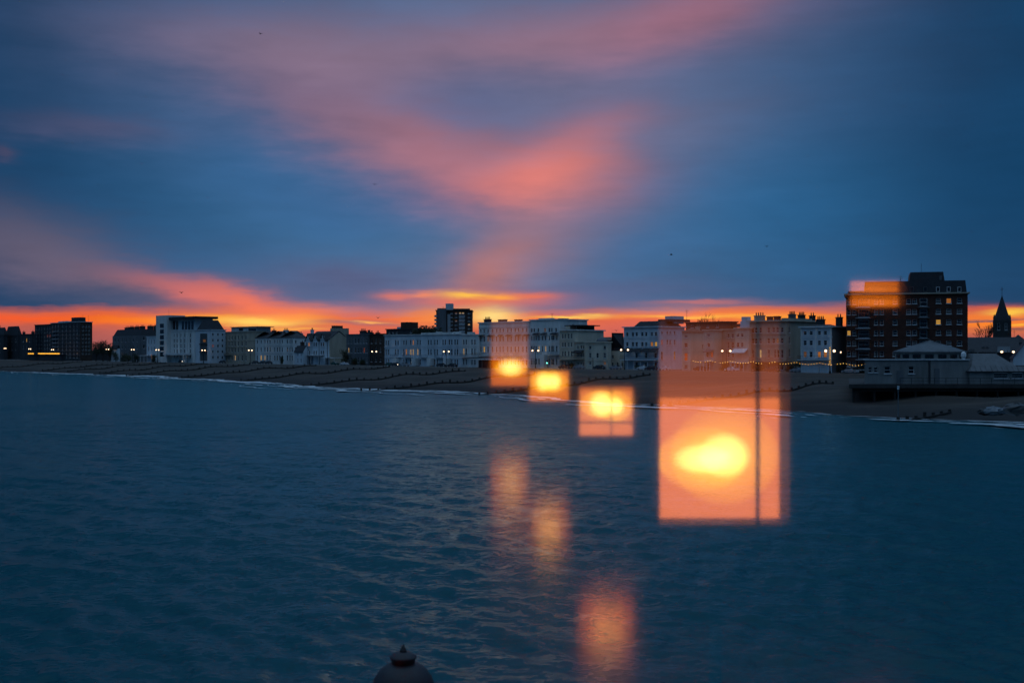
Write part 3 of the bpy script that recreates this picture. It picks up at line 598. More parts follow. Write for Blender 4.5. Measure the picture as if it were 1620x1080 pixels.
sh.walls(); sh.bx('roof', 745, 832, 569.2, 568.2, -1.6, 4.4, m_trim)
for p in (763, 776): sh.bx('post', p - .4, p + .4, 583, 569.3, -.2, -.01, m_steel)
b = Bld('hotel', 'white four-storey hotel with dark window hoods, tallest right of the amber glow', 'hotel', 838.5, 885, 0, m_white, 506.5, b=929)
b.wins([841, 845, 851.5, 862, 869, 872.7, 879.5], [(519, 525)], 2.2, {(0, 3): 5}); b.wins([841, 844.5, 848, 852.5, 858, 863, 869, 873, 875.5, 880.5], [(531, 538), (547, 556), (567, 577)], 1.9, {(1, 5): 4, (1, 3): 4}).walls().flat().course(528.2).course(543)
for p0, p1 in ((845, 855), (857.5, 866), (873, 884)): b.awning(p0, p1, 526.5, 528.6, 1.1)
b.balcony(852, 861, 560.5); b.balcony(869, 886, 560.5); b.bx('porch', 861, 868, 582, 561, -2.2, -.17, m_white); b.bx('raised_parapet', 850, 871, 506, 503.2, .5, 2, m_white); b.bx('vent_cowl', 883, 890, 506.5, 503.4, 3, 6, m_drk); b.mast(863.5, 495, 3)
b = Bld('guest_house', 'cream four-storey house with pale cornice and blank right gable', 'house', 885.5, 909, -2, m_cream, 523, b=955)
b.wins([890, 894, 899.5, 904], [(528, 535), (542, 548.5), (555.5, 563), (572, 579)], 1.8).walls().flat(m_slate, .5, m_white).course(538.5).course(550).balcony(884, 910, 568)
b.chimneys([(903, 907, 517)], 6, m_cream, 2); b.bx('dormer', 897, 902, 523, 516, 3, 6, m_cream); b.bx('attic_block', 912, 921, 523, 515, 6, 12, m_drk); b.bx('attic_roof', 893, 920, 515.5, 514, 3, 12, m_slate)
b = Bld('bay_house', 'narrow cream house with dark hooded balconies left of small cream villa', 'house', 910, 925, -2, m_cream, 541.5, b=930)
b.wins([914, 919.5, 923], [(546.5, 552), (558, 564), (573, 579)], 1.8).walls().flat(m_slate).awning(909.5, 924, 554, 557.3, 1.6).balcony(909.5, 925, 567, 1.5)
b = Bld('villa', 'small cream villa with dark dome on its flat roof', 'house', 926, 961, -4, m_cream, 542, b=967)
b.wins([933.5, 956.5], [(547, 552.5), (572, 577)], 3, {(1, 1): 5}).wins([933.5, 945, 956.5], [(558, 566)], 3).walls().flat(m_slate).course(543.5).course(570)
x0 = b.x(932); x1 = b.x(946); rr_ = (x1 - x0) / 2; dz = b.z(532) - (b.H - b.base)
part('dome', MB().lathe([(rr_ * math.cos(a), b.H - b.base - .3 + dz * math.sin(a) ** .7) for a in rng_(0.02, 1.5, 7)], 14, (x0 + x1) / 2, 4), m_lead, b.root, smooth=True)
b = Bld('roof_block', 'low cream building under a deep dark roof between villa and veranda hotel', 'building', 962, 986, 4, m_cream, 555, b=992)
b.wins([969, 985], [(561, 567)], 3.2).wins([969, 977, 984], [(573, 579)], 2.2).walls().mansard(526.5, 0, None, 3.5, m_slate)
# -- veranda hotel
b = Bld('hotel', 'white hotel with hooded verandas and long dark mansard roof', 'hotel', 987, 1041.5, 0, m_cool, 518, b=1083)
b.wins([992, 1001, 1007, 1016, 1022, 1031, 1037.5], [(525.5, 531.5), (541, 547.5)], 2.9, {(1, 5): 1, (1, 6): 2}).wins([1007, 1022, 1037], [(558, 566), (573, 583)], 3)
b.swins([1047.5, 1056, 1060.5, 1067.5], [(524, 528.5), (537.5, 545)], 2.6, {(1, 0): 3}).swins([1047.5, 1067.5], [(556, 568.5)], 3.2, {(0, 1): 5}).walls().flat(m_slate, .5).course(534.5)
b.mansard(508, b.x(998), b.w, 2.0); b.balcony(988, 1042, 568, 2.2); b.veranda(988, 1042, 568.6, 6, 2.2, m_cool)
for p in (996, 1009.5, 1024, 1037.5): b.awning(p - 6, p + 6, 550.5, 555.5, 1.9)
b.bx('lift_housing', 1052, 1066, 512, 500, 9, 14, m_cool); b.mast(1054, 490, 10); b.bx('roof_parapet', 1041, 1060, 508.5, 505, 6, 16, m_slate)
# -- cream group
b = Bld('corner_house', 'cream corner house with low brown hipped roof behind amber reflection', 'house', 1079, 1093, -3, m_cream, 525, b=1113)
b.wins([1085], [(530, 534), (542.5, 549.5), (558, 571), (577, 584)], 4, {(2, 0): 3}).swins([1112], [(545, 552)], 2).walls().hip(519.5, m_tile); b.chimneys([(1100, 1103, 517)], 6, m_cream, 2)
b = Bld('bay_house', 'cream house with brown hip and striped awning behind amber reflection', 'house', 1113, 1130, -3, m_cream, 523, b=1142)
b.wins([1121, 1133], [(528, 532), (543, 549), (575, 584)], 3, {}).wins([1119, 1126], [(557, 565)], 2.6, {(0, 1): 3}).walls().flat(m_tile).awning(1118, 1130, 552.5, 556, 1.8, m_lead).veranda(1114, 1131, 570, 4)
b = Bld('terraced_house', 'plain tan house with narrow windows, second left of cream awning house', 'house', 1141, 1163, 1, m_tan, 522, b=1166)
b.wins([1152, 1159], [(528, 534), (541, 551), (557, 565), (573, 583)], 2.6).walls().flat(m_slate)
b = Bld('terraced_house', 'pale house with white awning and big white chimney gable', 'house', 1163, 1184, -2, m_cream, 520, b=1189)
b.wins([1167.5, 1174], [(527.5, 532.5), (542, 549), (573, 583)], 2.8).walls().flat(m_slate).awning(1162, 1184, 551, 557.3, 2.0, m_trim).veranda(1162, 1184, 572.5, 4)
b.bx('chimney_gable', 1171, 1187, 521, 508, 3.2, 5.2, m_cool); b.bx('chimney_gable_top', 1173, 1182, 508, 501, 3.3, 5.1, m_cool)
b = Bld('flat_roofed_block', 'dark flat-roofed building behind the cream houses below the bare tree', 'building', 1085, 1150, 22, m_drk, 510.5, b=1166)
b.wins([1095, 1105, 1120, 1135], [(513, 518)], 3).walls().flat(m_slate); b.bx('roof_step', 1150, 1164, 517, 512, 2, 8, m_slate)
b = Bld('hotel', 'tall tan stuccoed hotel with heavy cornice and blank right side wall', 'hotel', 1186, 1243, 0, m_tan, 508.5, b=1296)
b.wins([1191, 1196, 1203, 1216, 1224, 1230, 1237], [(518, 526), (535, 543)], 2.6, {(1, 5): 5}).wins([1191, 1203, 1216, 1226, 1231, 1237], [(553, 566), (573, 585)], 2.4, {(0, 1): 4}).swins([1249], [(517, 526), (533, 543), (552, 564)], 2.6).walls().flat(m_slate, .7, m_cream).course(528.5, .3).course(546, .45)
b.chimneys([(1193, 1207, 499)], 3, m_tan, 4); b.chimneys([(1213, 1220, 500.5), (1224, 1232, 500)], 4, m_drk, 0); b.chimneys([(1247, 1256, 497)], 11, m_grey, 4); b.chimneys([(1262, 1271, 498)], 18, m_drk, 4); b.chimneys([(1280, 1287, 499)], 26, m_drk, 2)
b.bx('raised_gable', 1236, 1243, 508, 503, 3, b.dep - .5, m_tan); b.balcony(1186, 1243, 571, 1.6)
b = Bld('villa', 'pale blue three-storey villa with amber lit first-floor windows', 'house', 1267, 1316, -6, m_cool, 518, b=1339)
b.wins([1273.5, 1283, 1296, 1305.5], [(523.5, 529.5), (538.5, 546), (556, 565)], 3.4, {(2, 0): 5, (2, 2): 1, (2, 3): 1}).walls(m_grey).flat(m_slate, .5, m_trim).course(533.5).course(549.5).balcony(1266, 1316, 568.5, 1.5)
b.mansard(513, 0, None, 3); b.chimneys([(1291, 1302, 505)], 7, m_drk, 4); b.chimneys([(1322, 1330, 501.5)], 14, m_drk, 2)
for p in (1268, 1291, 1314.5): b.bx('pilaster', p - .8, p + .8, 568, 519, -.2, -.004, m_white)
# -- red brick block
b = Bld('apartment_block', 'dark red brick apartment block with white windows and stacked balconies', 'apartment block', 1338.5, 1531, 0, m_red, 465.5, frontal=297, depth=18, turn=17)
FL = [(472.5 + 16.6 * k, 480.5 + 16.6 * k) for k in range(8)]
b.wins([1343, 1351.5], FL, 4.5, {(3, 0): 2}); b.wins([1386, 1395], FL, 4.6); b.wins([1416, 1437.5, 1447], FL, 5.6); b.wins([1484.5, 1501, 1518], FL, 6, {(0, 1): 1, (2, 0): 2})
b.fh = [h[:4] + ((6,) if random.random() < .25 and h[4] == 0 else (h[4],)) for h in b.fh]
for k in range(8): b.fh.append((b.x(1358), b.x(1375), b.z(484.5 + 16.6 * k), b.z(472 + 16.6 * k), 0)); b.fh.append((b.x(1455), b.x(1467), b.z(484.5 + 16.6 * k), b.z(472 + 16.6 * k), 0))
b.walls().flat(m_slate, .5, m_tan)
for k in range(8):
    b.balcony(1353, 1377, 485.5 + 16.6 * k, 1.7, 1.1, m_panel); b.balcony(1452, 1470, 485.8 + 16.6 * k, 1.3, 1.1, m_grey)
H = b.H - b.base; mb = MB(); x0, x1, x2 = b.x(1340), b.x(1366), b.x(1530); zt = b.z(444.5); zl = b.z(459)
def fr_(mb, x0, x1, y0, y1, z0, z1, ins):
    a = [(x0, y0, z0), (x1, y0, z0), (x1, y1, z0), (x0, y1, z0)]; c_ = [(x0 + ins, y0 + ins, z1), (x1 - ins, y0 + ins, z1), (x1 - ins, y1 - ins, z1), (x0 + ins, y1 - ins, z1)]
    for k in range(4): mb.quad(a[k], a[(k + 1) % 4], c_[(k + 1) % 4], c_[k])
    mb.quad(*c_); mb.quad(*a[::-1])
fr_(mb, x1, x2, .4, 17.6, H - .1, zt, .35); fr_(mb, x0, x1 + .3, .6, 17, H - .1, zl, .3); rf = part('mansard_roof', mb, m_slate, b.root)
mb = MB(); fr_(mb, b.x(1439), b.x(1496), 3, 15, zt - .1, b.z(429.5), .35); part('plant_storey', mb, m_slate, b.root)
for p in (1442.5, 1484, 1501, 1518, 1464): b.bx('dormer_window', p - 3, p + 3, 461.5, 453.5, .25, .7, m_trim if p > 1480 else m_lead); b.bx('dormer_pane', p - 2.2, p + 2.2, 460.5, 454.3, .19, .24, m_glass)
b.bx('plant_window', 1486, 1490, 443, 436, 2.9, 3.2, m_lead); b.mast(1426, 434, 4); b.mast(1459, 415, 5, False); b.mast(1425, 440, 2, False)
# -- right-hand houses and church
b = Bld('church', 'dark stone church with tall pointed spire against the orange sky', 'church', 1572, 1600, 0, m_stone, 506, frontal=380, depth=5.8, turn=20)
b.wins([1580, 1591.5], [(511, 522)], 3.2).walls()
H = b.H - b.base; cx = b.w / 2; zt = b.z(466); mb = MB(); o = .35; n = 8; r0 = b.w / 2 * .98
mb.lathe([(r0, H - .05), (r0 * .72, H + (zt - H) * .25), (.03, zt)], 8, cx, cx); sp = part('spire', mb, m_slate, b.root); part('cross', MB().box(cx - .06, cx + .06, cx - .06, cx + .06, zt - .2, b.z(453)).box(cx - .45, cx + .45, cx - .055, cx + .055, b.z(457.5), b.z(456.8)), m_iron, sp)
for qx in (0.1, b.w - .6):
    for qy in (.1, b.w - .6): part('pinnacle', MB().box(qx, qx + .5, qy, qy + .5, H, H + .6).lathe([(.32, H + .6), (.02, H + 2.0)], 6, qx + .25, qy + .25), m_stone, b.root)
part('nave', MB().box(-16, -.1, 1, 10, 0, 6.5), m_stone, b.root); nv = MB(); nv.quad((-16.3, .6, 6.3), (-.1, .6, 6.3), (-.1, 5.5, 10.5), (-16.3, 5.5, 10.5)).quad((-.1, 10.4, 6.3), (-16.3, 10.4, 6.3), (-16.3, 5.5, 10.5), (-.1, 5.5, 10.5)).quad((-16.3, 10.4, 6.3), (-16.3, .6, 6.3), (-16.3, 5.5, 10.5)).quad((-.1, .6, 6.3), (-.1, 10.4, 6.3), (-.1, 5.5, 10.5)); part('nave_roof', nv, m_slate, b.root)
b = Bld('shop_building', 'dark slate-roofed shop building below the church spire', 'building', 1531.5, 1612, 0, m_drk, 557, frontal=318, depth=14, turn=22)
b.wins([1538, 1560, 1572], [(560, 570), (575, 585)], 6).walls().gable(4.0); b.bx('white_bay', 1578, 1598, 557, 548, -.4, .3, m_panel); b.bx('white_pier', 1545, 1548, 585, 556, -.4, -.01, m_grey); b.bx('white_pier', 1575, 1577.5, 585, 556, -.4, -.01, m_grey); b.bx('white_bay', 1533, 1541, 558, 552, -.3, .3, m_grey)
for p in (1556, 1562, 1581): b.bx('rooflight', p - 2, p + 2, 550.5, 548, 1.5, 2.6, m_lead)
b = Bld('gabled_house', 'pale blue gabled house cut by the right edge behind the pier pavilion', 'house', 1603, 1650, 0, m_cool, 566, frontal=285, depth=10, turn=20)
b.walls(); H = b.H - b.base; gb = MB(); gb.quad((0, .01, H), (b.w, .01, H), (b.w / 2, .01, H + 4.4)); part('gable', gb, m_cool, b.root); rf = MB(); rf.quad((-.3, -.3, H - .2), (b.w / 2, -.3, H + 4.6), (b.w / 2, 10, H + 4.6), (-.3, 10, H - .2)).quad((b.w / 2, -.3, H + 4.6), (b.w + .3, -.3, H - .2), (b.w + .3, 10, H - .2), (b.w / 2, 10, H + 4.6)); part('roof', rf, m_slate, b.root)
b = Bld('gabled_house', 'dim pale gabled house right of the church under the orange streaks', 'house', 1598, 1625, 0, m_grey, 542, frontal=350, depth=9, turn=22); b.walls().hip(529, m_slate).mast(1605, 521, 3)
# rows of lesser roofs inland that close the gaps
spec = [(-60, 20, 545, 40), (24, 60, 541, 46), (140, 182, 552, 30), (356, 410, 533, 34), (470, 520, 541, 30), (540, 612, 534, 36), (742, 800, 540, 40), (915, 992, 534, 36), (1120, 1200, 520, 44), (1240, 1345, 528, 40), (1525, 1585, 545, 90), (1590, 1680, 543, 110)]
nm = ['house row inland at far left edge', 'house row inland behind the low chimneyed house', 'house row inland behind the dark trees', 'house row inland behind tan hotel', 'house row inland behind small cottage', 'house row inland behind brown brick house', 'house row inland behind four-storey hotel with shelter', 'house row inland behind small cream villa', 'house row inland behind the white chimney gable', 'house row inland behind pale blue villa', 'house row inland left of the church', 'house row inland right of the church']
for (p0, p1, py, off), t in zip(spec, nm):
    b = Bld('house_row', 'dark roofed ' + t, 'house', p0, p1, off, m_drk, py + 5, depth=10); b.walls().gable(max(1.2, zat(py, b.Ym) - b.H), m_slate if p0 % 3 else m_tile)

# ------------------------------------------------------------------ lido pavilion on piles
Yl = 200.0
def lx(px, Y=Yl): return (px - 810) / F * Y
root = thing('pier_pavilion', 'low pale seafront pavilion with ribbed dome on a dark piled deck', 'pavilion', (0, 0, 0))
dz = zat(607, Yl)
def prism(pts, z0, z1):
    mb = MB(); n = len(pts); mb.v = [(x, y, z0) for x, y in pts] + [(x, y, z1) for x, y in pts]; mb.f = [tuple(range(n))[::-1], tuple(range(n, 2 * n))] + [(k, (k + 1) % n, n + (k + 1) % n, n + k) for k in range(n)]; mb.m = [0] * (n + 2); return mb
part('deck', prism([(lx(1343, Yl - 1.5), Yl - 1.5), (150, Yl - 1.5), (150, Yl + 40), (lx(1343, Yl + 40), Yl + 40)], dz - .7, dz), m_concrete, root)
part('deck_beam', MB().box(lx(1347), 150, Yl - .9, Yl - .4, dz - 1.3, dz - .72), m_timber, root)
pil = MB().lathe([(.22, -3), (.22, 5.4)], 8).mesh('pile', m_timber)
for j in range(9):
    for i in range(24): link('pile', pil, root, (lx(1348, Yl - .6 + j * 4.4) + .3 + i * 3.6, Yl - .6 + j * 4.4, dz - 6.15))
part('retaining_wall', MB().box(lx(1354, Yl + 30), 150, Yl + 30, Yl + 30.6, -1, dz - .72), m_timber, root)
mb = MB(); hl = []
for p, w_, t, bt_ in ((1379, 5, 580.5, 589), (1388, 5.5, 580.5, 589), (1406.5, 9.5, 579, 591), (1444.5, 9, 579.5, 591)): hl.append((lx(p - w_ / 2), lx(p + w_ / 2), zat(bt_, Yl) - dz, zat(t, Yl) - dz))
zt = zat(569.5, Yl) - dz
panel(mb, (0, Yl + .8, dz), (1, 0, 0), (0, 1, 0), lx(1370), lx(1536), 0, zt, hl); mb.quad((lx(1371, Yl + 10), Yl + 10, dz), (lx(1370), Yl + .8, dz), (lx(1370), Yl + .8, dz + zt), (lx(1371, Yl + 10), Yl + 10, dz + zt)); panel(mb, (lx(1536), Yl + .8, dz), (0, 1, 0), (-1, 0, 0), 0, 9.2, 0, zt, []); mb.box(lx(1371, Yl + 10) + .05, lx(1536) - .05, Yl + 1.2, Yl + 10, dz + zt - .3, dz + zt - .15)
m_lido = mat('stained_lido_render', (.24, .24, .23), .85, .35, .5, streak=True)
part('front_wall', mb, m_lido, root)
part('coping', MB().box(lx(1370) - .15, lx(1536) + .1, Yl + .6, Yl + 1.1, dz + zt, dz + zt + .18), m_trim, root)
for h in hl:
    fr, pn = window_meshes(h[1] - h[0], h[3] - h[2], 0); o = link('window', fr, root, ((h[0] + h[1]) / 2, Yl + .96, dz + h[2])); link('pane', pn, o)
part('drainpipe', MB().box(lx(1471.5), lx(1474), Yl + .55, Yl + .78, dz, dz + zt - .01), m_drk, root); part('door', MB().box(lx(1421), lx(1431), Yl + .72, Yl + .79, dz, zat(586, Yl)), m_grey, root); part('door', MB().box(lx(1481), lx(1489), Yl + .72, Yl + .79, dz, zat(583, Yl)), m_grey, root)
# dome with ribs
Yd = Yl + 9; cx = lx(1471, Yd); rd = lx(1525, Yd) - cx; ze = zat(556, Yd); za = zat(538.3, Yd)
part('drum', MB().lathe([(rd * .97, dz + 1), (rd * .97, ze)], 32, cx, Yd), m_lido, root)
prof = [(rd * 1.02 * (1 - t), ze + (za - ze) * (t ** .92)) for t in rng_(0, .99, 8)]
dm = part('dome_roof', MB().lathe([(rd * 1.02, ze - .2)] + prof, 32, cx, Yd), m_lead, root)
for k in range(32):
    a = 2 * math.pi * k / 32; part('rib', MB().tube((cx + prof[0][0] * math.cos(a), Yd + prof[0][0] * math.sin(a), prof[0][1]), (cx + prof[-1][0] * math.cos(a), Yd + prof[-1][0] * math.sin(a), prof[-1][1] + .05), .07, .04, 4), m_lead, dm)
for k in range(26):
    a = math.pi + math.pi * (k + .5) / 26
    if k % 3 == 2: continue
    part('drum_window', MB().box(-.35, .35, -.06, .0, zat(566, Yd), zat(560.5, Yd)), m_glass, root, (cx + rd * .98 * math.cos(a), Yd + rd * .98 * math.sin(a), 0), a + R(90))
part('urn', MB().lathe([(.45, dz + zt), (.3, dz + zt + .3), (.5, dz + zt + .7), (.45, dz + zt + 1.2), (.1, dz + zt + 1.5)], 10, lx(1531.5), Yl + 2), m_trim, root)
# right wing
x0, x1 = lx(1534), 118.0; zw = zat(587, Yl) - dz; mb = MB(); hl = [(lx(1572), lx(1595), zat(598, Yl) - dz, zat(589.5, Yl) - dz), (lx(1600), lx(1618), zat(598, Yl) - dz, zat(589.5, Yl) - dz)]
panel(mb, (0, Yl - .2, dz), (1, 0, 0), (0, 1, 0), x0, x1, 0, zw, hl); panel(mb, (x0, Yl + 9, dz), (0, -1, 0), (1, 0, 0), 0, 9.2, 0, zw, []); part('wing_wall', mb, m_lido, root)
for h in hl: fr, pn = window_meshes(h[1] - h[0], h[3] - h[2], 0); o = link('window', fr, root, ((h[0] + h[1]) / 2, Yl - .04, dz + h[2])); link('pane', pn, o)
zr = zat(559, Yl + 6); mb = MB(); a = [(x0 - .4, Yl - .7, dz + zw), (x1, Yl - .7, dz + zw), (x1, Yl + 12, dz + zw), (x0 - .4, Yl + 12, dz + zw)]
zm = zat(579, Yl); b_ = [(x0 + .5, Yl + .5, zm), (x1, Yl + .5, zm), (x1, Yl + 11, zm), (x0 + .5, Yl + 11, zm)]; c_ = [(lx(1555), Yl + 4, zr), (lx(1590), Yl + 4, zr), (lx(1590), Yl + 8, zr), (lx(1555), Yl + 8, zr)]; b2 = [b_[0], (lx(1610), Yl + .5, zm), (lx(1610), Yl + 11, zm), b_[3]]
for k in range(4): mb.quad(a[k], a[(k + 1) % 4], b_[(k + 1) % 4], b_[k]); mb.quad(b2[k], b2[(k + 1) % 4], c_[(k + 1) % 4], c_[k])
mb.quad(*c_); part('wing_roof', mb, m_lead, root)
mb = MB()
for k in range(40): xx = x0 + k * (x1 - x0) / 40; mb.tube((xx, Yl - .7, dz + zw + .05), (xx + .1, Yl + .5, zm + .05), .05, .05, 4)
part('roof_seam', mb, m_lead, root)
rl = part('deck_railing', MB().box(lx(1420), 118, Yl - 1.34, Yl - 1.28, dz + 1.0, dz + 1.06).box(lx(1420), 118, Yl - 1.33, Yl - 1.29, dz + .5, dz + .54), m_iron, root)
pst = MB().box(-.035, .035, -.035, .035, 0, 1.08).mesh('railing_post', m_iron)
for k in range(24): link('railing_post', pst, rl, (lx(1420) + k * 2.0, Yl - 1.31, dz - .01))
part('roof_pole', MB().tube((lx(1485), Yl + 14, dz + 4), (lx(1485), Yl + 14, zat(528, Yl)), .05, .04).box(lx(1480), lx(1490), Yl + 13.95, Yl + 14.05, zat(530.5, Yl), zat(530, Yl)), m_steel, root)

# ------------------------------------------------------------------ groynes
tips = [(-20, 586, 'groyne at the far left edge of the beach'), (78, 588.5, 'groyne below the dark flats'), (118, 590, 'second groyne below the dark flats, nearer'), (160, 592.5, 'groyne running up towards the dark trees'), (212, 595, 'groyne running up towards chimneyed terrace'), (300, 598.5, 'groyne running up towards modern hotel'),
        (395, 603.5, 'groyne running up towards the tan hotel'), (495, 611, 'groyne running up towards cottage and gabled terrace'), (588, 618.5, 'groyne with posts standing in the surf left of the amber glow'), (775, 624, 'groyne half lost in the leftmost amber reflection'), (1050, 643, 'groyne with tall posts inside the large amber reflection'), (1440, 665, 'groyne in front of the pavilion piles')]
gp = MB().box(-.17, .17, -.17, .17, -1.6, .75).mesh('post', m_timber)
for px, py, lb in tips:
    Y = F * CAMZ / (py - HOR); u0, s0 = us((px - 810) / F * Y, Y); s0 += 3; x0, y0 = W2(u0, s0)
    L = max(18, min(s0 - 20, 62 if px < 1400 else 14)); g = thing('timber_groyne', 'dark timber ' + lb, 'groyne', (x0, y0, 0), math.atan2(N.y, N.x), 'groynes along the beach')
    n = int(L / 2.6)
    for k in range(n + 1):
        z = max(-.3, float(beach_z(u0, s0 - k * 2.6))); o = link('post', gp, g, (k * 2.6, .25, z + random.uniform(-.15, .3)))
        if k < n:
            z1 = max(-.3, float(beach_z(u0, s0 - (k + 1) * 2.6))); mb = MB()
            for q in range(4):
                zz = -.15 + q * .26; i = len(mb.v)
                mb.v += [(0, -.06, z - .5 + zz), (2.6, -.06, z1 - .5 + zz), (2.6, .06, z1 - .5 + zz), (0, .06, z - .5 + zz), (0, -.06, z - .26 + zz), (2.6, -.06, z1 - .26 + zz), (2.6, .06, z1 - .26 + zz), (0, .06, z - .26 + zz)]
                for f in ((0, 3, 2, 1), (4, 5, 6, 7), (0, 1, 5, 4), (1, 2, 6, 5), (2, 3, 7, 6), (3, 0, 4, 7)): mb.f.append(tuple(i + j for j in f)); mb.m.append(0)
            part('plank', mb, m_timber, g, (k * 2.6, 0, 0))
# rocks and marker pole by the pavilion
def rock(px, py, r, lb, m):
    Y = F * CAMZ / (py - HOR); x = lx(px, Y); u, s = us(x, Y); z = float(beach_z(u, s)); Y = F * (CAMZ - z) / (py - HOR); x = lx(px, Y); mb = MB(); mb.sphere((0, 0, 0), 1, 12, 8); g = random.Random(px)
    mb.v = [(v[0] * r * (1 + g.uniform(-.22, .22)), v[1] * r * .8 * (1 + g.uniform(-.2, .2)), v[2] * r * .5 * (1 + g.uniform(-.15, .15))) for v in mb.v]
    tag(part('rock', mb, m, None, (x, Y, z + r * .15)), lb, 'rock', 'rocks on the beach below the pavilion')
m_rock = mat('wet_rock', (.05, .05, .05), .4, .4, 1.5, bump=.8); m_rock2 = mat('pale_rock', (.15, .17, .19), .35, .3, 1.5, bump=.8)
rock(1557, 653, 1.0, 'dark wet rock left of the pale rock below pavilion', m_rock); rock(1572, 652, 1.3, 'pale wet rock on the sand below the pavilion', m_rock2); rock(1588, 651, .8, 'small pale rock right of the bigger pale rock', m_rock2); rock(1608, 650, 1.6, 'long dark rock near right edge below the pavilion', m_rock); rock(1582, 653.5, .7, 'small dark rock between the pale rocks', m_rock)
Y = F * CAMZ / (666 - HOR); x = lx(1421, Y)
mp_ = thing('marker_pole', 'thin vertical marker pole standing in the surf before the pavilion', 'pole', (x, Y, -.8)); part('shaft', MB().tube((0, 0, 0), (0, 0, zat(613, Y) + .8), .09, .06, 8), m_steel, mp_); part('topmark', MB().lathe([(.16, 0), (.16, .5)], 8), m_trim, mp_, (0, 0, zat(613, Y) + .55))

# ------------------------------------------------------------------ street lamps
def lamp(px, py, off, label, first=[None]):
    P = front(px, off); h = zat(py, P.y) - GZ
    if first[0] is None:
        o = thing('street_lamp', label, 'street lamp', (P.x, P.y, GZ), RZF, 'twin-globe street lamps along the promenade')
        part('column', MB().lathe([(.2, 0), (.2, .5), (.11, .7), (.08, 5.6), (.05, 6.2)], 10), m_iron, o); part('crossarm', MB().tube((-1.2, 0, 5.55), (1.2, 0, 5.55), .05, .05), m_iron, o)
        for sx_ in (-1, 1):
            g = part('globe', MB().sphere((sx_ * 1.2, 0, 5.75), .26, 12, 8), e_lamp, o, smooth=True); part('globe_cap', MB().lathe([(.2, 6.05), (.05, 6.27)], 10, sx_ * 1.2, 0), m_iron, g)
        index_children(o); first[0] = o
    else:
        o = clone(first[0]); o.location = (P.x, P.y, GZ); o['label'] = label
    o.scale = (1.15, 1.15, h / 5.75); return o
for px, py, lb in ((8, 551, 'lamp nearest the left edge of the photo'), (47, 552, 'lamp in front of the low chimneyed house'), (83, 553, 'lamp in front of the tall dark flats'), (170, 552.5, 'lamp by the dark trees'), (210, 553, 'lamp in front of chimneyed terrace'), (249, 553.3, 'lamp left of modern hotel tower'),
                   (322, 554, 'lamp in front of the hotel portal'), (396, 554, 'lamp in front of tan five-storey hotel'), (592, 556, 'lamp in front of the brown brick house'), (706, 556, 'lamp before right half of the long white terrace'), (847, 554.5, 'lamp between two white hotels right of amber glow'), (988, 553.3, 'lamp at left corner of the veranda hotel'), (1149, 555, 'lamp inside the large amber reflection'), (1594, 556.5, 'lamp below the church at far right')):
    lamp(px, py, -9 if px < 1500 else -2, 'lit twin-globe street ' + lb)
P = front(1313, -16); o = thing('decorated_lamp', 'lit twin-globe lamp wound with spiral fairy lights before pale blue villa', 'street lamp', (P.x, P.y, GZ), RZF)
ht = zat(548.5, P.y) - GZ; hl_ = zat(555, P.y) - GZ
part('column', MB().lathe([(.28, 0), (.28, .6), (.14, .8), (.11, ht)], 10), m_iron, o); part('crossarm', MB().tube((-1.2, 0, hl_), (1.2, 0, hl_), .05, .05), m_iron, o)
for sx_ in (-1, 1): part('globe', MB().sphere((sx_ * 1.2, 0, hl_), .34, 12, 8), e_lamp, o, smooth=True)
bm_ = MB().sphere((0, 0, 0), .055, 6, 4).mesh('fairy_bulb', e_bulb)
for k in range(44):
    t = k / 43; a = t * 2 * math.pi * 8; link('fairy_bulb', bm_, o, (.17 * math.cos(a), .17 * math.sin(a), 2.2 + (ht - 2.3) * t))
# wall lamp on the brick side
P = front(1329, -6.5); o = thing('wall_lamp', 'small lit bracket lamp right of the decorated lamp', 'lamp', (P.x, P.y, GZ)); hh = zat(557, P.y) - GZ
part('pole', MB().tube((0, 0, 0), (0, 0, hh), .06, .05), m_iron, o); part('lamp_head', MB().sphere((.15, -.1, hh), .2, 8, 6), e_lamp, o)
# unlit tall poles
for px, py, lb in ((518, 541, 'tall unlit lamp pole before the blank cream gable'), (487, 553, 'unlit lamp pole before the left gabled bay'), (938, 566, 'short dark pole before the small cream villa'), (1387, 530, 'tall thin lamp pole in front of red brick block')):
    P = front(px, -8); o = thing('lamp_pole', lb, 'pole', (P.x, P.y, GZ), RZF); h = zat(py, P.y) - GZ; part('column', MB().lathe([(.14, 0), (.13, .8), (.07, h)], 8), m_iron, o); part('bracket', MB().tube((-.9, 0, h), (.9, 0, h + .05), .05, .05), m_steel, o)
# festoon lights
pts = []; nb = 66
o = thing('festoon_lights', 'string of small warm festoon bulbs strung before the seafront houses', 'lights', (0, 0, GZ))
f0 = front(1093, -14); f1 = front(1373, -14); fb = MB().sphere((0, 0, 0), .075, 6, 4).mesh('bulb', e_bulb); posts = 9; cab = MB(); prev = None
for k in range(nb):
    t = k / (nb - 1); p = f0.lerp(f1, t); ph = (t * (posts - 1)) % 1; z = zat(569 + 5.0 * t, p.y) - GZ - .55 * (1 - (2 * ph - 1) ** 2) + random.uniform(-.06, .06)
    if random.random() < .86: link('bulb', fb, o, (p.x, p.y, z - .1))
    if prev is not None: cab.tube(prev, (p.x, p.y, z), .012, .012, 4)
    prev = (p.x, p.y, z)
part('cable', cab, m_iron, o)
for k in range(posts): p = f0.lerp(f1, k / (posts - 1)); part('post', MB().tube((p.x, p.y, -.1), (p.x, p.y, zat(569 + 5 * k / (posts - 1), p.y) - GZ), .05, .04), m_iron, o)
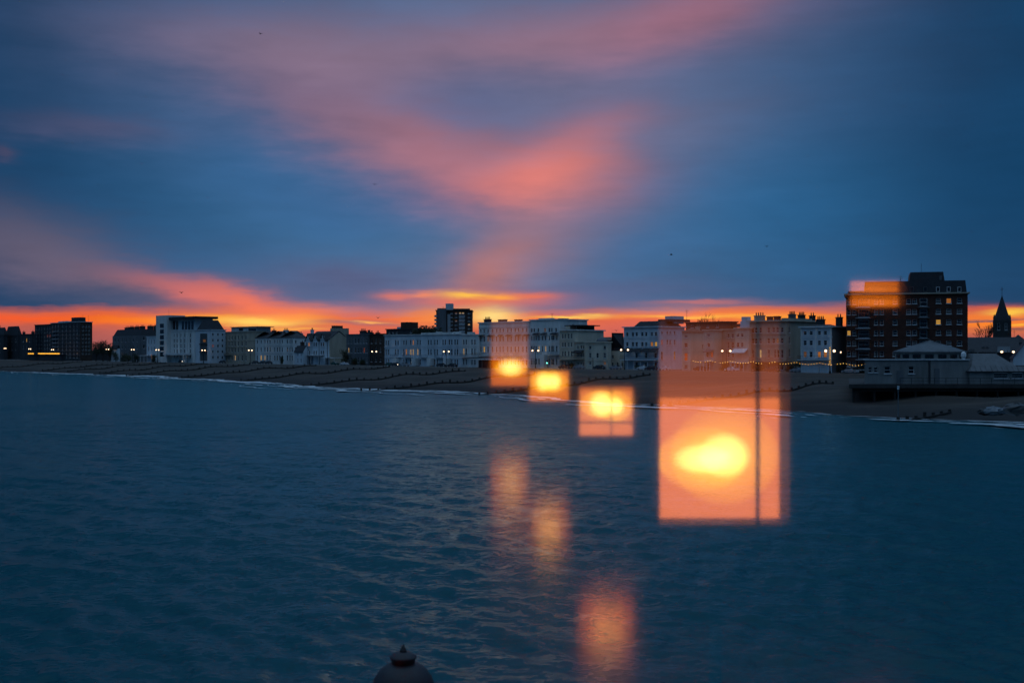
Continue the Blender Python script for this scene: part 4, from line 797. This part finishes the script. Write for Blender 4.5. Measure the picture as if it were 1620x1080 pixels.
# green signals
for px, py, lb in ((315, 566.5, 'small glowing green signal before the hotel portal'), (866, 574, 'small glowing green signal before the tall white hotel')):
    P = front(px, -4); o = thing('traffic_signal', lb, 'traffic light', (P.x, P.y, GZ - .13), RZF); h = zat(py, P.y) - GZ + .13
    part('pole', MB().tube((0, 0, 0), (0, 0, h - .4), .07, .07), m_iron, o); part('housing', MB().box(-.2, .2, -.15, .15, h - .35, h + .9), m_iron, o); part('green_lens', MB().sphere((0, -.16, h), .24, 8, 6), e_green, o)

# ------------------------------------------------------------------ cars
def car(px, off, label, paint, lit=False, k=0, flip=False):
    P = front(px, off); o = thing('parked_car', label, 'car', (P.x, P.y, GZ - .125), RZF + (math.pi if flip else 0), 'cars parked along the seafront')
    L = 2.1; prof = [(-L, .35), (-L, .78), (-1.75, .95), (-1.2, .98), (-.75, 1.42), (.75, 1.46), (1.35, 1.0), (2.0, .9), (L, .6), (L, .35)]; mb = MB()
    def yw(z): return .82 if z < 1.1 else .66
    n = len(prof); i = len(mb.v)
    for sgn in (-1, 1): mb.v += [(x, sgn * yw(z), z) for x, z in prof]
    for j in range(n): mb.f.append((j, (j + 1) % n, n + (j + 1) % n, n + j)); mb.m.append(0)
    mb.f.append(tuple(range(n))[::-1]); mb.m.append(0); mb.f.append(tuple(range(n, 2 * n))); mb.m.append(0); part('body', mb, paint, o)
    gl = MB()
    for sgn in (-1, 1): gl.quad((-1.1, sgn * .80, 1.03), (1.2, sgn * .80, 1.03), (.72, sgn * .685, 1.38), (-.7, sgn * .685, 1.36))
    gl.quad((1.3, -.7, 1.06), (1.3, .7, 1.06), (.82, .6, 1.43), (.82, -.6, 1.43)); gl.quad((-1.18, .7, 1.04), (-1.18, -.7, 1.04), (-.8, -.6, 1.4), (-.8, .6, 1.4)); part('windows', gl, m_glass, o)
    for wx in (-1.3, 1.3):
        for sy in (-1, 1):
            w = MB(); w.tube((wx, sy * .6, .33), (wx, sy * .84, .33), .33, .33, 14); wo_ = part('wheel', w, m_iron, o); part('rim', MB().tube((wx, sy * .845, .33), (wx, sy * .86, .33), .2, .2, 10), m_steel, wo_)
    for sy in (-.6, .6): part('headlight', MB().box(2.02, 2.12, sy - .16, sy + .16, .62, .78), e_head if lit else m_trim, o)
p_w = mat('white_car_paint', (.6, .6, .62), .3, .05, 1, spec=.5); p_d = mat('dark_car_paint', (.03, .033, .04), .3, .1, 1, spec=.5); p_s = mat('silver_car_paint', (.25, .26, .28), .3, .05, 1, spec=.5); p_g = mat('green_car_paint', (.03, .09, .07), .3, .1, 1, spec=.5)
for px, off, lb, pt, lt in ((287, -4, 'car with lit white headlights before modern hotel', p_d, True), (352, -5, 'dark car at right foot of the hotel wing', p_d, False), (404, -5, 'dark car beside the lamp before tan hotel', p_d, False), (416, -5, 'dark low car before the white hipped terrace, left one', p_d, False), (425, -5, 'dark car before the white hipped terrace, right one', p_d, False), (479, -5, 'white car before the small white cottage', p_w, False), (530, -5, 'greenish dark car before the blank cream gable', p_g, False), (545, -5, 'white car at right foot of cream gable', p_w, False),
        (616, -5, 'dark green car at left end of the long white terrace', p_g, False), (626, -5, 'car with one bright light before the long white terrace', p_d, True), (640, -5, 'silver van-like car before the long white terrace', p_s, False), (698, -5, 'dark car left of the lamp before long white terrace', p_d, False), (716, -5, 'dark car right of the lamp before long white terrace', p_d, False), (893, -5, 'dark car before the cream four-storey house', p_d, False), (916, -5, 'silver car before narrow cream hooded house', p_s, False), (948, -5, 'dark car before the small cream villa', p_d, False), (974, -5, 'pale car before the deep-roofed building', p_s, False),
        (1018, -5, 'white car in front of the veranda hotel', p_w, False), (1031, -5, 'dark car right of white car before veranda hotel', p_d, False), (1052, -5, 'white car just inside large amber reflection', p_w, False), (1108, -4, 'dark car behind amber reflection, before cream corner house', p_d, False), (1158, -5, 'white car behind amber reflection before the awning house', p_w, False), (1222, -5, 'dark car before the tall tan hotel', p_d, False), (1262, -5, 'silver car before shrubs left of pale blue villa', p_s, False), (1345, -8, 'pale car before left corner of red brick block', p_s, False), (1300, -5, 'dark car before the pale blue villa', p_d, False)):
    car(px, off, lb, pt, lt)

# ------------------------------------------------------------------ trees and shrubs
m_leaf = mat('evergreen_leaf', (.035, .05, .028), .8, .5, 1.5); m_leaf2 = mat('shrub_leaf', (.05, .06, .03), .8, .5, 1.5); m_bark = mat('bark', (.05, .042, .035), .9, .3, 2)
def tree(name, label, cat, px, py_base, py_top, wpx, Y, seed, leafy=True, group=None):
    g = random.Random(seed); x = lx(px, Y); zb = GZ - .14; H = zat(py_top, Y) - zb; wd = wpx / F * Y; o = thing(name, label, cat, (x, Y, zb), 0, group)
    tk = MB(); low = cat == 'shrub'; th_ = H * (.12 if low else .35); tk.tube((0, 0, -.2), (0, 0, th_), H * .03 + .04, H * .022 + .03, 8); tips_ = []
    def br(p, d, l, r, n):
        q = p + d * l; tk.tube(p, q, r, r * .62, 5 if n < 2 else 3)
        if n >= (4 if not leafy else 2): tips_.append(q); return
        for k in range(3 if not leafy else 4): dd_ = (d + Vector((g.uniform(-1, 1) * wd / H * 1.3, g.uniform(-1, 1) * wd / H * 1.3, g.uniform(-.15, .5)))).normalized(); br(q, dd_, l * g.uniform(.55, .85), r * .6, n + 1)
    for k in range(5): br(Vector((0, 0, th_ * g.uniform(.7, 1))), Vector((g.uniform(-1, 1) * wd / H, g.uniform(-1, 1) * wd / H, .8)).normalized(), H * (.2 if leafy else .23), H * .014 + .02, 0)
    part('trunk', tk, m_bark, o)
    if leafy:
        lf = MB(); cl = [(g.gauss(0, .33) * wd * .6, g.gauss(0, .33) * wd * .6, (th_ if not low else .2) + (H - th_) * g.uniform(.08, .86)) for k in range(26)]
        for k in range(1500):
            c0 = g.choice(cl); s = wd * .13; p = Vector((c0[0] + g.gauss(0, s), c0[1] + g.gauss(0, s), min(H, c0[2] + g.gauss(0, H * .07)))); a = Vector((g.uniform(-1, 1), g.uniform(-1, 1), g.uniform(-1, 1))).normalized(); b2_ = a.orthogonal().normalized(); r = max(.14, H * .022) * g.uniform(.6, 1.4)
            if p.z < .1: p.z = .1
            lf.quad(p - a * r, p + b2_ * r * .6, p + a * r, p - b2_ * r * .6)
        part('crown', lf, m_leaf if seed % 2 else m_leaf2, o)
    return o
tree('evergreen_tree', 'dark rounded tree right of the tall dark flats', 'tree', 152, 570, 541, 22, 640, 1); tree('evergreen_tree', 'dark tree with top highest in the gap left of chimneyed terrace', 'tree', 163, 570, 538, 20, 632, 3); tree('evergreen_tree', 'dark tree touching left end of the chimneyed terrace', 'tree', 173, 570, 542, 14, 625, 5)
for k, (px, t, w, lb) in enumerate(((183, 555, 10, 'dark shrub before the pale cottage'), (196, 557, 14, 'wide dark shrub left of the lamp before chimneyed terrace'), (203, 560, 10, 'low dark shrub right of that lamp base'), (215, 556, 9, 'dark upright shrub before chimneyed terrace'), (243, 560, 9, 'reddish shrub left of hotel stair tower'))): tree('shrub', lb, 'shrub', px, 571, t, w, front(px, -8).y, 10 + k)
for k, (px, t, w, lb) in enumerate(((668, 516, 16, 'dark tree crown behind the white terrace, left of the tower'), (682, 515.5, 18, 'dark tree crown overlapping the tower block foot'), (694, 519, 12, 'low dark tree right of the others by the tower foot'), (656, 521, 12, 'small dark tree left of tower trees'))): tree('evergreen_tree', lb, 'tree', px, 570, t, w, 465, 31 + 2 * k)
tree('bare_tree', 'bare winter tree above the flat dark roof near the awning houses', 'tree', 1118, 560, 496, 38, 385, 51, False); tree('bare_tree', 'bare winter tree left of church spire', 'tree', 1557, 560, 511, 28, 372, 53, False)
for k, (px, t, w, lb) in enumerate(((944, 572, 8, 'dark upright conifer before the small cream villa'), (905, 574, 8, 'dark bush before the cream four-storey house'), (1147, 572, 12, 'reddish dark shrub behind the amber reflection'), (1200, 571, 16, 'dark shrub at foot of tall tan hotel'), (1251, 568, 16, 'dark spiky shrub right of amber reflection'), (1266, 570, 14, 'dark shrub left of pale blue villa'), (1283, 569, 14, 'dark shrub before left windows of pale blue villa'), (1299, 570, 14, 'dark shrub before right windows of pale blue villa'), (1324, 572, 14, 'dark shrub right of decorated lamp'), (1362, 578, 18, 'dark shrub at foot of red brick balconies'), (562, 565, 12, 'green shrub before the grey bay-fronted house'), (574, 568, 10, 'second green shrub before grey bay-fronted house'), (446, 563, 5, 'slim dark shrub before the white hipped terrace'), (1010, 578, 10, 'low dark bush before the veranda hotel'), (545, 548, 14, 'dark conifer beside the blank cream gable'))): tree('shrub', lb, 'shrub', px, 585, t, w, front(px, -3).y, 60 + k)

# ------------------------------------------------------------------ gulls
def gull(px, py, Y, sp, label, tilt):
    o = thing('gull', label, 'bird', (lx(px, Y), Y, zat(py, Y)), tilt, 'birds in the sky'); b_ = MB(); b_.lathe([(.01, -.32), (.07, -.15), (.09, .0), (.06, .18), (.01, .3)], 8); b_.v = [(v[0], v[2], v[1]) for v in b_.v]; part('body', b_, m_drk, o, smooth=True)
    for s in (-1, 1):
        w = MB(); w.quad((0, .12, .05), (s * sp * .5, .1, .22), (s * sp * .5, -.06, .22), (0, -.12, .05)).quad((s * sp * .5, .1, .22), (s * sp, -.05, .08), (s * sp * .5, -.06, .22)); w.v += [(v[0], v[1], v[2] - .03) for v in w.v]; w.f += [tuple(i + 7 for i in f)[::-1] for f in list(w.f)]; w.m += [0, 0]; part('wing', w, m_drk, o)
for px, py, lb, t in ((593, 292, 'small dark gull in blue sky left of the pink cloud', .3), (1062, 403, 'tiny dark gull below the pink cloud, right of centre', 1.2), (1213, 390, 'tiny dark gull over the right-hand houses', -.5), (412, 54, 'tiny dark gull near the top left of the sky', .8), (287, 463, 'tiny dark gull above modern hotel', -.2), (598, 503, 'tiny dark gull against orange sky over brown brick house', .5), (975, 523, 'tiny dark gull above the deep dark roof', .1)): gull(px, py, 230, .55, lb, t)

# ------------------------------------------------------------------ the pier gallery we look out from
ZF = 8.45; GY = 1.2
m_wall = mat('dark_gallery_paint', (.02, .02, .022), .8, .3, 1); m_floor = mat('red_lacquered_floor', (.72, .08, .035), .17, .25, 1.5, metal=.42, spec=.5); m_pier = mat('pier_timber', (.09, .075, .06), .8, .4, 1)
def sbox(name, *a, m): return tag(part(name, MB().box(*a), m, None), kind='structure')
sbox('gallery_floor', -11, 11, -24, GY + .1, ZF - .3, ZF, m=m_floor); sbox('gallery_ceiling', -11.3, 11.3, -24.3, GY + .35, 11.7, 12.0, m=m_wall); sbox('gallery_wall_back', -11, 11, -24.3, -24, 4.5, 11.69, m=m_wall)
sbox('gallery_wall_left', -11.3, -11, -24.3, GY + .1, 4.5, 11.69, m=m_wall); sbox('gallery_wall_right', 11, 11.3, -24.3, GY + .1, 4.5, 11.69, m=m_wall); sbox('gallery_wall_front', -11, 11, GY - .2, GY + .1, 4.5, ZF - .31, m=m_wall)
sbox('pier_deck', -13, 13, -28, 10.4, 4.15, 4.49, m=m_pier)
pp = MB().lathe([(.28, 0), (.28, 7.2)], 10).mesh('pier_pile', m_iron)
for i in range(5):
    for j in range(8): tag(link('pier_pile', pp, None, (-10.5 + i * 5.25, -22 + j * 4.5, -3.06)), kind='structure')
gm = bpy.data.materials.new('reflective_glass'); gm.use_nodes = True; t = gm.node_tree; t.nodes.clear()
tr = t.nodes.new('ShaderNodeBsdfTransparent'); gl = t.nodes.new('ShaderNodeBsdfGlossy'); gl.inputs['Roughness'].default_value = .03; mx = t.nodes.new('ShaderNodeMixShader'); mx.inputs[0].default_value = .28; ou = t.nodes.new('ShaderNodeOutputMaterial')
t.links.new(tr.outputs[0], mx.inputs[1]); t.links.new(gl.outputs[0], mx.inputs[2]); t.links.new(mx.outputs[0], ou.inputs[0])
gs = thing('gallery_window', 'wide clear window of the pier gallery mirroring added amber glow boxes over the sea', 'window', (0, GY, ZF))
for x0, x1 in ((-10.9, -7.05), (-6.95, -3.55), (-3.45, 3.45), (3.55, 6.95), (7.05, 10.9)):
    mb = MB(); mb.quad((x0, 0, .12), (x1, 0, .12), (x1, 0, 3.1), (x0, 0, 3.1)); part('pane', mb, gm, gs)
for xx in (-10.95, -7.0, -3.5, 3.5, 7.0, 10.95): part('mullion', MB().box(xx - .05, xx + .05, -.05, .05, .1, 3.12), m_iron, gs)
part('sill', MB().box(-10.99, 10.99, -.08, .08, .002, .12), m_iron, gs); part('head_rail', MB().box(-10.99, 10.99, -.08, .08, 3.1, 3.245), m_iron, gs)
# added glow boxes behind the viewer, standing in for mirrored sunlit windows
KE = 1 / (.28 * 2 ** .5)
def glow_box(label, x0p, x1p, ytop, ysplit, ybot, corep, core_r, width, panel_c, top_c, core_c, bars=(), hbars=(), halo=None):
    d = width * F / (x1p - x0p); Yr = 2 * GY - d; zz = lambda py: zat(py, d); xx = lambda px: lx(px, d)
    o = thing('glow_box', label, 'glow_box', ((xx(x0p) + xx(x1p)) / 2, Yr, ZF)); ox, oz = (xx(x0p) + xx(x1p)) / 2, ZF
    h = width / 2; zb, zs_, zt_ = zz(ybot) - oz, zz(ysplit) - oz, zz(ytop) - oz; dp = .16
    part('stand', MB().lathe([(.2, .0), (.2, .02), (.025, .04), (.025, zb - .02)], 12, 0, -dp - .02), m_iron, o)
    part('back_panel', MB().box(-h, h, -dp, -dp + .01, zb, zs_), emis('glow_panel_' + label[:28], panel_c, KE), o)
    if zt_ > zs_ + .01:
        ns = 6 if zt_ - zs_ > .1 else 1
        for k in range(ns):
            f_ = (1 - k / ns) ** 1.1; z0_ = zs_ + (zt_ - zs_) * k / ns; z1_ = zs_ + (zt_ - zs_) * (k + 1) / ns
            part('fade_strip', MB().box(-h, h, -dp, -dp + .01, z0_ + .001, z1_), emis('fade_step_%d_' % k + label[:28], tuple(q * f_ for q in top_c), KE), o)  # strips dim upward, painting the fading glow in steps
    fr = MB(); t_ = .012
    fr.box(-h - t_, -h - .001, -dp - .01, .02, zb, zt_).box(h + .001, h + t_, -dp - .01, .02, zb, zt_).box(-h - t_, h + t_, -dp - .01, .02, zb - t_, zb - .001).box(-h - t_, h + t_, -dp - .01, .02, zt_ + .001, zt_ + t_); part('frame', fr, m_iron, o)
    for bx_, bw in bars: part('glazing_bar', MB().box(xx(bx_) - ox - bw / 2, xx(bx_) - ox + bw / 2, .0, .015, zb - .01, zt_ + .01), m_iron, o)
    for py, bw in hbars: part('glazing_bar', MB().box(-h, h, .0, .012, zz(py) - oz - bw / 2, zz(py) - oz + bw / 2), m_iron, o)
    g_out = glow('glow_halo_' + label[:28], (.8 * core_c[0], core_c[1] * .8, 0), KE / 18); g_in = glow('glow_core_' + label[:28], (.9 * core_c[0], core_c[1] * 1.1, core_c[1] * .34), KE / 5)
    for (bx_, by_), (brx, brz) in zip(corep, core_r):
        cx, cz = xx(bx_), zz(by_); rx, rz_ = brx / F * d, brz / F * d; ex = min(h - (cx - ox), h + (cx - ox)) * .98; ez = min(zs_ - (cz - oz), (cz - oz) - zb) * .98
        for k, gme in [(.25 + 2.0 * q ** 1.25, g_out) for q in rng_(0, 1, 14)] + [(q, g_in) for q in rng_(.1, 1.0, 7)]:
            s_ = MB().sphere((0, 0, 0), 1, 20, 12); s_.v = [(cx - ox + v[0] * min(rx * k, ex * (1 - .02 / k)), -dp + .05 + v[1] * .028 * (1 + k), cz - oz + v[2] * min(rz_ * k, ez * (1 - .02 / k))) for v in s_.v]; part('glow_shell', s_, gme, o, smooth=True)  # nested shells paint a soft bright core, no bulb inside
peach = lin('#ff8450'); orange = lin('#ff7a12')
glow_box('big square amber lantern with one thin dark bar, largest mirrored glow', 1043, 1247, 490, 632, 828, [(1155, 724), (1118, 730)], [(42, 36), (46, 24)], .5, lin('#fa8040'), lin('#9c4a22'), (1.0, .58, .0), bars=((1198, .013),))
glow_box('amber lantern with crossed bars, second largest mirrored glow', 917, 1003, 612, 618, 690, [(952, 640), (975, 643)], [(19, 20), (15, 15)], .5, lin('#f5803c'), lin('#c05a1c'), (1.0, .62, .0), bars=((967, .012),), hbars=((668, .015),))
glow_box('small amber lantern, third in the mirrored row', 838, 900, 587, 587.1, 634, [(860, 604), (877, 604)], [(13, 15), (12, 14)], .575, lin('#ee7614'), lin('#c05a1c'), (1.0, .62, .0))
glow_box('small amber lantern with tall dim top, leftmost mirrored glow', 777, 835, 495, 568, 610, [(808, 582)], [(20, 13)], .74, lin('#dc660c'), lin('#a85a30'), (.9, .55, .0))
glow_box('wide orange striped lantern mirrored over the red brick block', 1345, 1430, 444, 444.1, 485, [(1387, 455), (1387, 478)], [(30, 7), (32, 6)], .5, lin('#d8680e'), lin('#c05a1c'), (.12, .03, .0), hbars=((465, .03), (472, .008), (453, .008)))

# ------------------------------------------------------------------ pier lamp just below the gallery
Yp = 9.3; xp = lx(638, Yp); zt = zat(1018, Yp) - 4.49; o = thing('pier_lamp', 'dark domed pier lamp top with pointed finial at the bottom of the photo', 'lamp', (xp, Yp, 4.49))
part('finial', MB().lathe([(.003, zt), (.012, zt - .02), (.027, zt - .05), (.03, zt - .058), (.016, zt - .066)][::-1], 16), m_iron, o, smooth=True)
part('cap', MB().lathe([(.02, zt - .06), (.06, zt - .068), (.108, zt - .098), (.112, zt - .108), (.098, zt - .128), (.094, zt - .155)][::-1], 24), mat('painted_iron', (.010, .015, .022), .6, .3, 6, spec=.5), o, smooth=True)
part('dome', MB().lathe([(.095, zt - .156), (.13, zt - .165), (.19, zt - .21), (.235, zt - .275), (.255, zt - .33), (.255, zt - .36), (.22, zt - .37)][::-1], 28), MATS['painted_iron'], o, smooth=True)
part('lantern_glass', MB().lathe([(.15, zt - .85), (.22, zt - .375)], 8), m_glass, o); part('post', MB().lathe([(.12, 0), (.12, .35), (.06, .5), (.05, zt - .85)], 14), m_iron, o)
